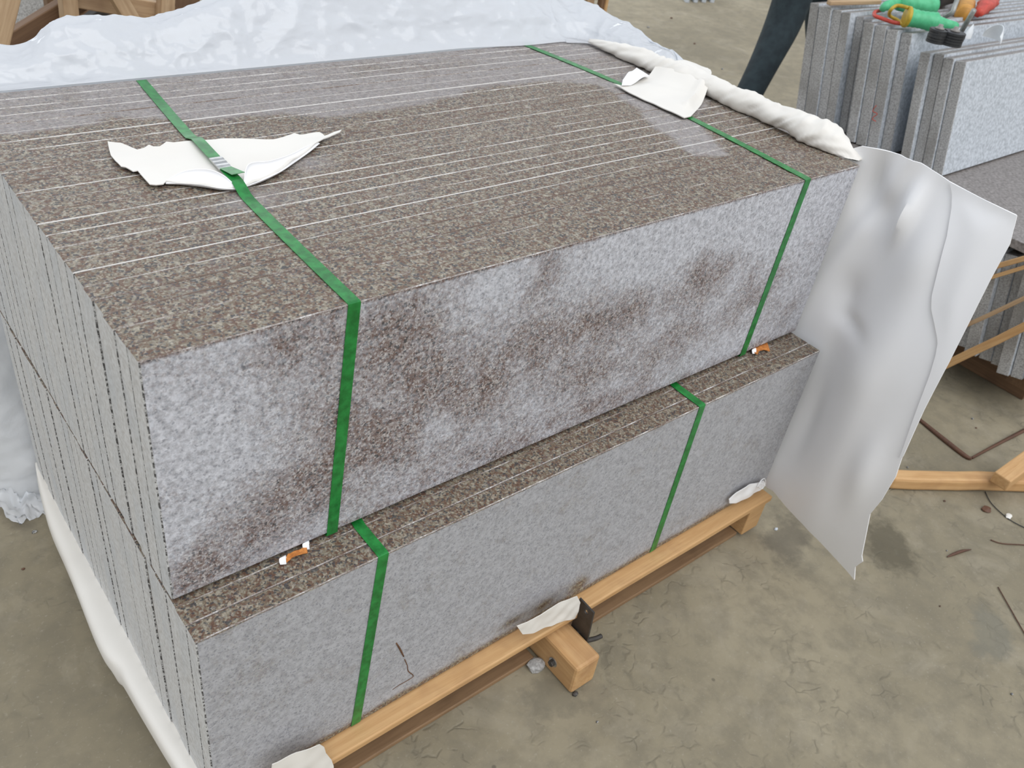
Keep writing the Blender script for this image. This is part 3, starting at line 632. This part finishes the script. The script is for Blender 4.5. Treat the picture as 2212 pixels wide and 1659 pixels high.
def disc_mesh(name, c, ax, r, h, mat, parent=None, n=20, hole=0, bev=0):
    ax = Vector(ax).normalized(); u = ax.orthogonal().normalized(); w_ = ax.cross(u); V = []; rings = []
    prof = ([(r*.999, 0), (r, h*.15), (r, h*.85), (r*.94, h)] if not bev else [(r, 0), (r, h-bev), (r-bev, h)])
    if hole: prof = prof+[(hole, h), (hole, 0)]
    for rr_, z in prof:
        for k_ in range(n): th = 2*math.pi*k_/n; V.append(np.array(c)+np.array(ax)*z+(np.array(u)*math.cos(th)+np.array(w_)*math.sin(th))*rr_)
    F = grid_faces(len(prof), n, True)
    if not hole: F += [tuple(range(n))[::-1], tuple(range((len(prof)-1)*n, len(prof)*n))]
    else: F += [((len(prof)-1)*n+i, (len(prof)-1)*n+(i+1) % n, (i+1) % n, i) for i in range(n)]
    o = mesh_obj(name, V, F, mat, parent); bb = bmesh.new(); bb.from_mesh(o.data); bmesh.ops.recalc_face_normals(bb, faces=bb.faces); bb.to_mesh(o.data); bb.free(); return o
disc_mesh('washer', (.7112, b0[1], b0[2]), (-1, 0, 0), .0115, .0022, M['steel'], pal, hole=.005)
disc_mesh('bolt_nut', (.7100, b0[1], b0[2]), (-1, 0, 0), .0078, .0085, M['rusty'], pal, 6)
# steel plate with hole bolted to the stringer's right side
g = tag(empty('steel_bracket', (.784, -.128, .06)), 'dark steel plate with a hole standing beside the projecting pallet timber', 'bracket')
poly = [(-.106, .170), (-.150, .168), (-.155, .062), (-.103, .060)]
hc = (-.132, .152); V = []; n = 16
for xx in (.7815, .7855):
    for y, z in poly: V.append((xx, y, z))
    for k_ in range(n): th = 2*math.pi*k_/n; V.append((xx, hc[0]+.0055*math.cos(th), hc[1]+.0055*math.sin(th)))
r2 = delaunay_2d_cdt([Vector(p) for p in poly]+[Vector((hc[0]+.0055*math.cos(2*math.pi*k_/n), hc[1]+.0055*math.sin(2*math.pi*k_/n))) for k_ in range(n)], [(i, (i+1) % 4) for i in range(4)]+[(4+i, 4+(i+1) % n) for i in range(n)], [], 0, 1e-6)
fl = [f for f in r2[2] if np.hypot(*(np.mean([r2[0][i] for i in f], 0)-np.array(hc))) > .0056]
F = [tuple(f) for f in fl]+[tuple(i+20 for i in f[::-1]) for f in fl]+[(i, (i+1) % 4, 20+(i+1) % 4, 20+i) for i in range(4)]+[(4+i, 24+i, 24+(i+1) % n, 4+(i+1) % n) for i in range(n)]
mesh_obj('plate', V, F, M['rusty'], g)
tube('rod', [(.786, -.148, .070), (.80, -.150, .066), (.815, -.152, .062), (.83, -.153, .060)], .0055, M['rusty'], g, 8)
tube('bolt', [(.778, -.125, .075), (.79, -.125, .075)], .006, M['rusty'], g, 6)

# foam scraps trapped between bundle and pallet, and in the seam
def scrap(name, px, ax, val, mat, label, h=lambda a, b: 0, step=.008, th=.0015, cat='foam scrap', nrm=-1):
    q = [on(*p, ax, val) for p in px]; ids = [i for i in range(3) if i != ax]; poly_ = [(p[ids[0]], p[ids[1]]) for p in q]
    pv, pf = poly_sheet(poly_, step); V = []
    for a, b in pv:
        w_ = [0, 0, 0]; w_[ids[0]] = a; w_[ids[1]] = b; w_[ax] = val+nrm*h(a, b); V.append(w_)
    o = mesh_obj(name, V, pf, mat, None, True); solidify(o, th); return tag(o, label, cat)
nz3 = lambda s, a_: (lambda a, b: a_*(.6+noise.noise(Vector((a*s, b*s, 4.4)))))
scrap('foam_strip', [(1116, 1352), (1150, 1336), (1195, 1308), (1225, 1294), (1246, 1287), (1252, 1300), (1247, 1320), (1241, 1336), (1215, 1340), (1190, 1350), (1150, 1365), (1128, 1369)], 1, -.1175, M['foam_warm'], 'white foam strip trapped under the lower bundle above the projecting timber', nz3(40, .003), .006)
scrap('foam_strip', [(586, 1648), (640, 1625), (690, 1607), (699, 1612), (703, 1625), (715, 1640), (719, 1652), (715, 1690), (580, 1700)], 1, -.1175, M['foam_warm'], 'cream foam strip over the pallet rail near the lower left corner', nz3(30, .004), .008)
scrap('foam_strip', [(1574, 1078), (1590, 1062), (1612, 1048), (1640, 1040), (1650, 1038), (1652, 1046), (1640, 1058), (1610, 1076), (1588, 1086), (1574, 1086)], 1, -.086, M['foam'], 'small white foam tongue at the right end of the lower bundle base', nz3(40, .003), .006)
g = empty('loose_thread', tuple(on(1648, 1050, 1, -.09)), 'curly white thread at the right corner of the lower bundle base', 'thread')
tube('strand', [on(*p, 1, -.094) for p in [(1636, 1052), (1642, 1044), (1650, 1048), (1646, 1056), (1638, 1050), (1644, 1038), (1652, 1034), (1654, 1046)]], .0011, M['foam'], g, 5)
# two torn orange-and-white scraps in the seam
for px0, py0, lb, parts in ((637, 1195, 'left', [(612, 1212), (622, 1195), (645, 1188), (662, 1180), (664, 1192), (650, 1197), (630, 1203), (618, 1214)]), (1650, 750, 'right', [(1624, 752), (1640, 744), (1657, 740), (1661, 748), (1663, 758), (1650, 754), (1640, 757), (1636, 766), (1628, 760)])):
    g = empty('packing_scrap', tuple(on(px0, py0, 2, ZJ)), f'crumpled orange and white packing scrap in the seam near the {lb} strap', 'scrap')
    q = [on(*p, 2, ZJ+.006)[:2] for p in parts]; pv, pf = poly_sheet([tuple(a) for a in q], .003)
    solidify(mesh_obj('orange_core', [(x, y, ZJ+.005+.004*noise.noise(Vector((x*90, y*90, 1)))) for x, y in pv], pf, M['orange_scrap'], g, True), .002)
    ends = [parts[0], parts[3]] if lb == 'left' else [parts[8]]
    for e_ in ends:
        c0 = on(*e_, 2, ZJ+.005); Vv = []
        for a in range(5):
            for b in range(7):
                th = b/6*math.pi*1.1; rr_ = .0065+.001*a; Vv.append(c0+np.array([(a-2)*.0022+.002*math.cos(th), -.001+.004*math.sin(th+a*.3), rr_*math.sin(th)*.8]))
        solidify(mesh_obj('white_skin', Vv, grid_faces(5, 7), M['foam'], g, True), .0012)

# ------------------------------------------------------------ stacked slabs behind, leaning, on timbers
LEAN = 0.22
def lean_slab(x0, yb, th, z0, h, L, label, grp):
    c = .0015; prof = [(0, 0), (th, 0), (th, h-c), (th-c, h), (c, h), (0, h-c)]; V = []
    ca, sa = math.cos(LEAN), math.sin(LEAN); n = len(prof)
    for x in (x0, x0+.0025, x0+L-.0025, x0+L):
        for y, z in prof:
            if x in (x0, x0+L): y = th/2+(y-th/2)*.93; z = h/2+(z-h/2)*.994
            V.append((x+.0012*noise.noise(Vector((y*60, z*9, yb*20))), yb+y*ca+z*sa, z0+z*ca-y*sa+sa*th))
    F = []; mi = []
    for i in range(3):
        for j in range(n):
            F.append((i*n+j, (i+1)*n+j, (i+1)*n+(j+1) % n, i*n+(j+1) % n)); mi.append({0: 1, 1: 0, 5: 0, 3: 1, 2: 2, 4: 2}[j] if i == 1 else 2)
    F.append(tuple(range(n))); mi.append(2); F.append(tuple(range(3*n, 4*n))[::-1]); mi.append(2)
    F = [f[::-1] for f in F]
    return tag(mesh_obj('granite_slab', V, F, [M['far_face'], M['far_top'], M['far_end']], mi=mi, origin=(x0, yb, z0)), label, 'stone slab', grp)
# upper row: (gap before, thickness, x offset, height)
rows = [(0, .036, .005, .375), (.001, .034, -.006, .375), (.001, .034, -.004, .377), (.001, .034, -.03, .372), (.055, .038, -.005, .405), (.001, .040, -.03, .405), (.001, .040, -.035, .407), (.001, .034, -.045, .405), (.012, .030, .02, .402), (.001, .03, .02, .402), (.001, .034, -.02, .408), (.001, .036, -.02, .405), (.001, .05, -.03, .405), (.001, .036, -.03, .405)]
y = .376; nr2 = len(rows)
for i, (gp, th, dx, h) in enumerate(rows):
    y += gp; lean_slab(2.847+dx, y, th, .5605, h, 1.5+random.uniform(-.01, .01), f'leaning grey granite slab, {olabel(i, nr2)} in the rear stack upper row', 'leaning slabs of the rear stack, upper row'); y += th/math.cos(LEAN)+.0008
y = -.300; n_lo = 26
for i in range(n_lo):
    th = random.uniform(.034, .040); lean_slab(2.624+random.uniform(-.012, .012)+(.01 if i % 3 else -.012), y, th, .152+random.choice([0, 0, .006, -.004]), .362, 1.5, f'grey granite slab, {olabel(i, n_lo)} in the rear stack lower row', 'leaning slabs of the rear stack, lower row'); y += th/math.cos(LEAN)+.0012
bm = bmesh.new(); box_bm(bm, 2.618, 4.15, -.33, 1.0, .532, .560, .0015); a_, b_ = bm_data(bm)
tag(mesh_obj('granite_sheet', a_, b_, M['far_top']), 'flat brown-grey granite sheet lying between the rows of the rear stack', 'stone slab')
# low timber base under the rear stack
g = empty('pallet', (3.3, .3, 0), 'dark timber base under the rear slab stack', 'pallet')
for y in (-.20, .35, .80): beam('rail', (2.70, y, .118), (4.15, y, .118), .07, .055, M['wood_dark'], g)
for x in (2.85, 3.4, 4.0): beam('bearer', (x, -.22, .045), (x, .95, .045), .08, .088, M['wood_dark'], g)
# end braces across the lower row
def brace(pa, pb, x, w, lb, mat=M['wood']):
    A = on(*pa, 0, x); B = on(*pb, 0, x); d = (B-A); B = B+d*.9; A = A-d*.25
    o = beam('wooden_batten', A, B, .018, w, mat, up=(0, -.5, .85), bev=.002, wob=.001, nseg=5); return tag(o, lb, 'timber')
brace((2120, 584), (2212, 559), 2.585, .016, 'uppermost thin pine batten across the rear stack slab ends')
brace((2120, 606), (2212, 578), 2.582, .012, 'second thin pine batten just under the uppermost, across the rear stack')
brace((2110, 692), (2212, 645), 2.58, .014, 'middle brown batten across the rear stack slab ends', M['wood_old'])
brace((2070, 775), (2212, 706), 2.57, .026, 'lowest and thickest pine batten across the rear stack slab ends')
# red chalk mark on a slab end
P = [on(*p, 0, 2.79) for p in [(1893, 228), (1885, 240), (1895, 246), (1884, 256), (1892, 262)]]
o = tube('chalk_mark', P, .0015, M['red'], None, 5); tag(o, 'small red chalk squiggle on a rear stack slab end', 'mark')

# ------------------------------------------------------------ tools on the rear stack
ZR = .972
def P3(px, py, z=ZR): return on(px, py, 2, z)
def lathe_tool(name, A, B, prof, mat, parent=None, n=16):
    A = np.array(A); B = np.array(B); ax = Vector(B-A); Ln = ax.length; ax.normalize(); u = ax.orthogonal().normalized(); w_ = ax.cross(u); V = []
    for t, r in prof:
        for k_ in range(n): th = 2*math.pi*k_/n; V.append(A+np.array(ax)*Ln*t+(np.array(u)*math.cos(th)+np.array(w_)*math.sin(th))*r)
    F = grid_faces(len(prof), n, True)+[tuple(range(n))[::-1], tuple(range((len(prof)-1)*n, len(prof)*n))]
    return mesh_obj(name, V, F, mat, parent, True)
A = P3(1957, 36, ZR+.035); B = P3(2068, 58, ZR+.03)
g = empty('air_tool', tuple(A[:2])+(ZR,), 'green taped air polisher with yellow collar lying in front on the rear stack', 'power tool')
prof = [(0, .018), (.02, .027)]
for i in range(12): t = .05+.5*i/11; prof.append((t, .031-.004*math.sin(t*6)+(.0015 if i % 2 else 0)))
prof += [(.62, .022), (.72, .019), (.8, .017), (.95, .015), (1, .011)]
lathe_tool('body', A, B, prof, M['tool_green'], g)
lathe_tool('collar', A-(B-A)*.02, A+(B-A)*.06, [(0, .03), (.2, .034), (.8, .034), (1, .03)], M['yellow'], g)
ya = P3(1928, 27, ZR+.05); yb3 = P3(1955, 50, ZR+.018)
tube('guard', [A-(B-A)*.02+np.array([0, 0, .028]), P3(1938, 12, ZR+.06), P3(1924, 22, ZR+.045), P3(1922, 34, ZR+.02), P3(1940, 44, ZR+.012), A+np.array([0, 0, -.026])], .006, M['yellow'], g, 8)
A = P3(1938, 4, ZR+.04); B = P3(2022, 14, ZR+.04)
g = empty('air_tool', tuple(A[:2])+(ZR,), 'plain green taped air tool lying behind the yellow-collared one', 'power tool')
lathe_tool('body', A, B, [(0, .02), (.04, .028), (.3, .033), (.5, .030), (.75, .033), (.96, .03), (1, .022)], M['tool_green'], g)
tube('handle', [A, P3(1925, 10, ZR+.035), P3(1912, 14, ZR+.03), P3(1905, 22, ZR+.016)], [.02, .018, .016, .011], M['tool_green'], g, 10)
g = tube('air_hose', [P3(1905, 22, ZR+.01), P3(1890, 26, ZR+.007), P3(1890, 34, ZR+.007), P3(1905, 40, ZR+.007), P3(1925, 47, ZR+.007), P3(1945, 51, ZR+.007), P3(1960, 50, ZR+.008)], .0065, M['red'], None, 8); tag(g, 'short red rubber hose loop under the green tools', 'hose')
# two little towers of black discs
def disc_tower(px, py, n, lb, r=.029, th=.0078):
    c = P3(px, py, ZR)
    for i in range(n):
        nm = disc_mesh('grinding_disc', (c[0]+random.uniform(-.001, .001), c[1]+random.uniform(-.001, .001), ZR+.004+i*(th+.0006)), (0, 0, 1), r, th, M['disc'], None, 20, hole=.006)
        tag(nm, f'black grinding disc, {["bottom", "second", "third", "fourth", "top"][i]} one of the {lb} little tower before the green tool', 'grinding disc', f'discs of the {lb} tower')
    o = lathe_tool('disc_hub', (c[0], c[1], ZR+.004+n*(th+.0006)), (c[0], c[1], ZR+.018+n*(th+.0006)), [(0, .015), (.3, .014), (.5, .008), (1, .007)], M['disc_top']); tag(o, f'pale metal hub on top of the {lb} tower of discs', 'hub')
disc_tower(2017, 94, 5, 'left'); disc_tower(2050, 99, 5, 'right', .036)
# white curved plastic shell pieces
def shell(px, pz, r, a0, a1, h, mat, name, lb, tilt=0.0):
    c = P3(px, pz, ZR); V = []; nn = 16
    for i in range(nn):
        th = a0+(a1-a0)*i/(nn-1)
        for j in range(6): s_ = j/5; V.append((c[0]+(r-.010*s_*s_)*math.cos(th)+tilt*s_, c[1]+(r-.010*s_*s_)*math.sin(th), ZR+.004+h*s_*math.sin(math.pi*(i+1)/(nn+1))**.5))
    o = mesh_obj(name, V, grid_faces(nn, 6), mat, None, True); solidify(o, .002); return tag(o, lb, 'plastic piece')
shell(2128, 88, .050, -1.5, .7, .05, M['white'], 'plastic_shell', 'white curved plastic shell standing right of the discs')
shell(2080, 82, .024, -2.6, .3, .045, M['white'], 'plastic_cup', 'small white plastic cup piece beside the right disc tower')
o = lathe_tool('metal_bar', P3(2078, 66, ZR+.012), P3(2104, 22, ZR+.09), [(0, .009), (.5, .009), (1, .009)], M['grey_metal'], None, 8); tag(o, 'straight grey metal bar leaning over the white plastic cup', 'bar')
o = tube('bent_pipe', [P3(2040, 36, ZR+.01), P3(2056, 28, ZR+.03), P3(2062, 14, ZR+.05), P3(2068, -2, ZR+.07)], .009, M['grey_metal'], None, 8); tag(o, 'bent pale grey pipe behind the tip of the green tool', 'pipe')
o = lathe_tool('orange_canister', P3(2082, 34, ZR), P3(2090, -6, ZR+.02), [(0, .03), (.03, .034), (.6, .034), (.7, .028), (1, .02)], M['orange'], None, 16); tag(o, 'orange plastic canister at the top edge behind the metal bar', 'canister')
o = tube('red_glove', [P3(2114, 30, ZR+.02), P3(2125, 17, ZR+.03), P3(2138, 4, ZR+.03), P3(2146, -6, ZR+.03)], [.014, .026, .030, .02], M['red'], None, 12, wob=.5); tag(o, 'crumpled red glove right of the orange canister', 'glove')
o = beam('dark_block', P3(2020, 2, ZR+.02), P3(2050, -6, ZR+.02), .05, .035, M['black']); tag(o, 'black block behind the green tools at the top edge', 'block')
o = beam('wooden_stick', P3(1790, 6, ZR+.01), P3(1900, 4, ZR+.01), .02, .015, M['wood_old']); tag(o, 'flat pale stick on the far corner of the rear stack', 'timber')

# ------------------------------------------------------------ timber racks behind the film
def rk(px, py, y): return on(px, py, 1, y)
g = empty('timber_rack', (.55, 1.95, 0), 'pine A-frame rack standing behind the film at upper left', 'rack')
def post(name, p0, p1, y, w, d, mat, down=None):
    A = rk(*p0, y); B = rk(*p1, y); D = A-B; A2 = A+D*(.45/abs(D[2])); B2 = B-D*((B[2]-.0)/abs(D[2])) if down is None else B-D*(down/abs(D[2]))
    return beam(name, B2, A2, w, d, mat, g, up=(0, 1, 0), wob=.002, nseg=6)
post('post', (14, 0), (0, 60), 1.80, .05, .05, M['wood_old'])
post('post', (145, 0), (149, 42), 1.90, .04, .052, M['wood_old'])
post('post', (359, 0), (357, 36), 1.88, .04, .045, M['wood_old'])
post('log_brace', (255, -5), (282, 42), 1.84, .042, .048, M['wood_old'], down=.5)
A = rk(150, -10, 1.93); B = rk(372, 30, 1.93); beam('cross_rail', A, B, .035, .055, M['wood_old'], g, up=(0, 0, 1))
A = rk(-40, 130, 1.98); B = rk(260, -55, 1.98); beam('diagonal_brace', A, B, .04, .055, M['wood_dark'], g, up=(0, 0, 1))
post('rear_post', (113, 0), (118, 30), 2.25, .04, .05, M['wood_dark']); post('rear_post', (392, 0), (388, 25), 2.1, .05, .04, M['wood_dark'])
A = rk(170, 60, 2.3); B = rk(420, -25, 2.3); beam('rear_rail', A, B, .04, .10, M['wood_dark'], g); 
A = rk(190, 45, 2.15); B = rk(230, 15, 2.15); beam('rear_brace', A, B, .04, .03, M['rusty'], g)
A = rk(60, 18, 2.9); 
o = beam('stone_slab', (.4, 3.0, .0), (1.2, 3.0, .0), .05, 1.3, M['far_end'], up=(0, .0, 1)); o.location.z += .651; tag(o, 'broad grey stone slab standing far behind the timber rack', 'stone slab')
g = empty('timber_crate', (2.5, 2.0, 0), 'wooden crate of upright boards behind the film at upper middle', 'crate')
for p0, p1, m in (((1222, -10), (1218, 10), M['wood_old']), ((1250, -10), (1246, 10), M['wood_old']), ((1275, -10), (1272, 10), M['wood_old'])): post('board', p0, p1, 2.0, .042, .02, m)
beam('cross_rail', rk(1205, -14, 2.012), rk(1308, -14, 2.012), .02, .05, M['wood_old'], g); A_ = rk(1205, -14, 2.012); B_ = rk(1308, -14, 2.012); beam('cross_rail', (A_[0]-.08, 2.012, .12), (B_[0]-.08, 2.012, .12), .02, .05, M['wood_old'], g)
post('corner_post', (1301, 0), (1297, 20), 1.98, .03, .03, M['wood_dark']); post('corner_post', (1308, 0), (1304, 20), 1.97, .014, .03, M['wood'])
# a far heap slab at the top edge
for i in range(4):
    c = on(1484+i*18, 6, 2, .0); o = beam('stone_offcut', (c[0], c[1], .05), (c[0]+.25, c[1]+.30, .05), .035, .10, M['far_face']); tag(o, 'grey stone offcut lying far off at the top edge of the view', 'stone', 'far stone offcuts')

# ------------------------------------------------------------ the person walking behind (legs in view)
g = empty('person', (3.2, 1.5, 0), 'person in dark teal trousers standing behind the bundles, one leg in view', 'person')
def skinned(name, verts, edges, radii, mat, parent, sub=2, root=0):
    me = bpy.data.meshes.new(name); me.from_pydata([tuple(v) for v in verts], edges, []); me.materials.append(mat)
    o = bpy.data.objects.new(name, me); COL.objects.link(o)
    o.parent = parent; o.location = -parent_world(parent)
    md = o.modifiers.new('skin', 'SKIN'); md.use_smooth_shade = True
    sv = me.skin_vertices[0].data
    for i, r in enumerate(radii): sv[i].radius = (r, r) if not hasattr(r, '__len__') else r; sv[i].use_root = (i == root)
    o.modifiers.new('sub', 'SUBSURF').levels = sub; o.modifiers['sub'].render_levels = sub
    return o
D1 = 4.0
def pd(px, py, d): return CAM+(FW+RT*(px-1106)/FPX-UP*(py-829.5)/FPX)*d
knee = pd(1697, 28, 4.0); kn2 = pd(1686, 80, 4.0); mid = pd(1652, 135, 4.0); low = pd(1624, 190, 4.0)
dirv = (low-mid)/np.linalg.norm(low-mid); foot = low+dirv*((low[2]-.09)/abs(dirv[2])); 
hip = knee+np.array([.10, .02, .44]); hip2 = hip+np.array([.17, -.08, 0]); pel = (hip+hip2)/2+np.array([0, 0, .08])
knee2 = pd(1772, 5, 4.2); foot2 = np.array([knee2[0]+.30, knee2[1]-.10, .09])
tv_ = [pel, hip, (hip+knee)/2, (knee+kn2)/2, mid, low, foot+np.array([0, 0, .03]), hip2, (hip2+knee2)/2, knee2, (knee2+foot2)/2, foot2+np.array([0, 0, .03]), pel+np.array([0, 0, .09])]
skinned('trousers', tv_, [(0, 1), (1, 2), (2, 3), (3, 4), (4, 5), (5, 6), (0, 7), (7, 8), (8, 9), (9, 10), (10, 11), (0, 12)], [.13, .105, .10, .088, .072, .066, .068, .105, .10, .083, .078, .075, .14], M['trouser'], g)
chest = pel+np.array([0, 0, .42]); neck = pel+np.array([0, 0, .60]); head = pel+np.array([0, 0, .74])
sl_ = chest+np.array([-.19, .06, .08]); sr_ = chest+np.array([.19, -.06, .08]); el = sl_+np.array([-.05, -.02, -.29]); er = sr_+np.array([.05, 0, -.29]); hl = el+np.array([.03, -.08, -.25]); hr = er+np.array([-.02, -.08, -.25])
bv = [pel, chest, neck, head, head+np.array([0, 0, .1]), sl_, el, hl, sr_, er, hr]; be = [(0, 1), (1, 2), (2, 3), (3, 4), (1, 5), (5, 6), (6, 7), (1, 8), (8, 9), (9, 10)]; br = [.13, .15, .055, .085, .06, .06, .042, .028, .06, .042, .028]
for H in (hl, hr):
    iw = len(bv)-1 if H is hr else 7; iw = 7 if H is hl else 10
    pc = H+np.array([0, -.01, -.07]); bv.append(pc); ip = len(bv)-1; be.append((iw, ip)); br.append((.030, .016))
    for a in range(5):
        ox = (a-2)*.017 if a < 4 else -.04; ln = (.07, .078, .074, .06, .045)[a]
        bv.append(pc+np.array([ox, -.004, -.035 if a < 4 else .0])); be.append((ip, len(bv)-1)); br.append(.009)
        bv.append(pc+np.array([ox*1.1, -.016, -.035-ln if a < 4 else -.04])); be.append((len(bv)-2, len(bv)-1)); br.append(.0075)
skinned('body', bv, be, br, M['skin'], g, 2)
skinned('shirt', [pel+np.array([0, 0, .04]), pel+np.array([0, 0, .22]), chest, chest+np.array([0, 0, .10]), sl_, el, sr_, er], [(0, 1), (1, 2), (2, 3), (2, 4), (4, 5), (2, 6), (6, 7)], [.155, .16, .175, .11, .075, .058, .075, .058], M['shirt'], g)
skinned('hair', [head+np.array([0, .02, .05]), head+np.array([0, .01, .11])], [(0, 1)], [.095, .075], M['hair'], g)
for f_ in (foot, foot2): skinned('shoe', [np.array([f_[0], f_[1]+.04, .055]), np.array([f_[0], f_[1]-.05, .045]), np.array([f_[0], f_[1]-.16, .035])], [(0, 1), (1, 2)], [.05, .045, .034], M['shoe'], g)

# ------------------------------------------------------------ bits of wood and rubbish on the floor
def fl(px, py, z=0): return on(px, py, 2, z)
o = beam('timber_bar', fl(1918, 1034, .025), fl(2300, 1044, .025)+np.array([0, 0, 0]), .046, .042, M['wood'], bev=.008, wob=.002, nseg=8); tag(o, 'round-edged pine bar lying on the floor right of the foam sheet', 'timber')
o = beam('timber_offcut', fl(2160, 1040, .07), fl(2235, 985, .09), .05, .04, M['wood'], bev=.004); tag(o, 'pine offcut end resting on the floor bar at the right edge', 'timber')
tag(tube('bent_twig', [fl(1985, 905, .006), fl(2040, 950, .006), fl(2085, 985, .005), fl(2098, 990, .005)], [.006, .008, .008, .005], M['bark'], None, 6), 'dark brown bark strip pointing from the foam sheet on the floor', 'bark strip')
tag(tube('bent_twig', [fl(2100, 989, .005), fl(2150, 962, .005), fl(2212, 930, .005), fl(2260, 905, .005)], [.004, .005, .006, .005], M['bark'], None, 6), 'dark brown bark strip running off to the right edge', 'bark strip')
tag(tube('twig', [fl(2046, 1203, .003), fl(2060, 1197, .004), fl(2080, 1190, .004), fl(2098, 1187, .003)], [.0015, .004, .004, .001], M['bark'], None, 6), 'short dark red-brown splinter on the open floor', 'splinter')
tag(tube('twig', [fl(2140, 1166, .003), fl(2165, 1174, .003), fl(2212, 1177, .003), fl(2240, 1180, .003)], .0018, M['bark'], None, 5), 'thin brown splinter by the right edge above the long twig', 'splinter')
tag(tube('twig', [fl(2156, 1268, .003), fl(2180, 1310, .003), fl(2212, 1366, .003), fl(2240, 1410, .003)], .0015, M['bark'], None, 5), 'long thin brown twig running off the right edge', 'twig')
tag(tube('wire', [fl(2128, 1062, .003), fl(2140, 1085, .003), fl(2165, 1110, .003), fl(2190, 1128, .003), fl(2225, 1145, .003)], .0014, M['black'], None, 5), 'thin black wire on the floor below the pine bar', 'wire')
def chip(name, px, py, r, h, mat, lb, cat, seed=0, sy=.7):
    bm = bmesh.new(); bmesh.ops.create_icosphere(bm, subdivisions=2, radius=1); c = fl(px, py, 0)
    for v_ in bm.verts:
        k_ = 1+.35*noise.noise(v_.co*1.7+Vector((seed, 0, 0))); v_.co = Vector((v_.co.x*r*k_, v_.co.y*r*sy*k_, max(v_.co.z, -.5)*h*k_))
    lo = min(v_.co.z for v_ in bm.verts)
    for v_ in bm.verts: v_.co += Vector((c[0], c[1], -lo+.0005))
    a, b = bm_data(bm); return tag(mesh_obj(name, a, b, mat), lb, cat)
chip('wood_chip', 2130, 1102, .017, .005, M['bark'], 'flat reddish wood chip on the floor under the pine bar', 'wood chip', 1)
chip('paper_scrap', 2178, 1117, .012, .006, M['foam_warm'], 'crumpled pale paper scrap beside the black wire', 'paper scrap', 2)
chip('stone_chip', 1157, 1441, .024, .011, M['far_end'], 'rough grey granite chip against the pallet beside the projecting timber', 'stone chip', 3)
chip('stone_chip', 1676, 1144, .006, .003, M['far_face'], 'tiny bluish stone chip near the right pallet corner', 'stone chip', 4)
chip('stone_chip', 1242, 1500, .008, .004, M['rusty'], 'dark pebble at the tip of the projecting timber', 'stone chip', 6)
for i, (px, py, r) in enumerate([(2100, 905, .005), (2108, 925, .004), (1960, 1010, .004), (2030, 1310, .003), (2185, 1500, .004), (1500, 1010, .004), (1290, 1560, .003), (2040, 1083, .004), (2045, 1190, .003), (1992, 1020, .003), (1400, 60, .012), (1450, 40, .012), (1560, 150, .01), (1500, 95, .01), (75, 1150, .006), (50, 1230, .004)]):
    chip('floor_crumb', px, py, r, r*.5, M['bark'] if i % 2 else M['joint'], 'tiny dark crumb scattered on the concrete floor', 'debris', i+10)['group'] = 'dark crumbs scattered on the floor'
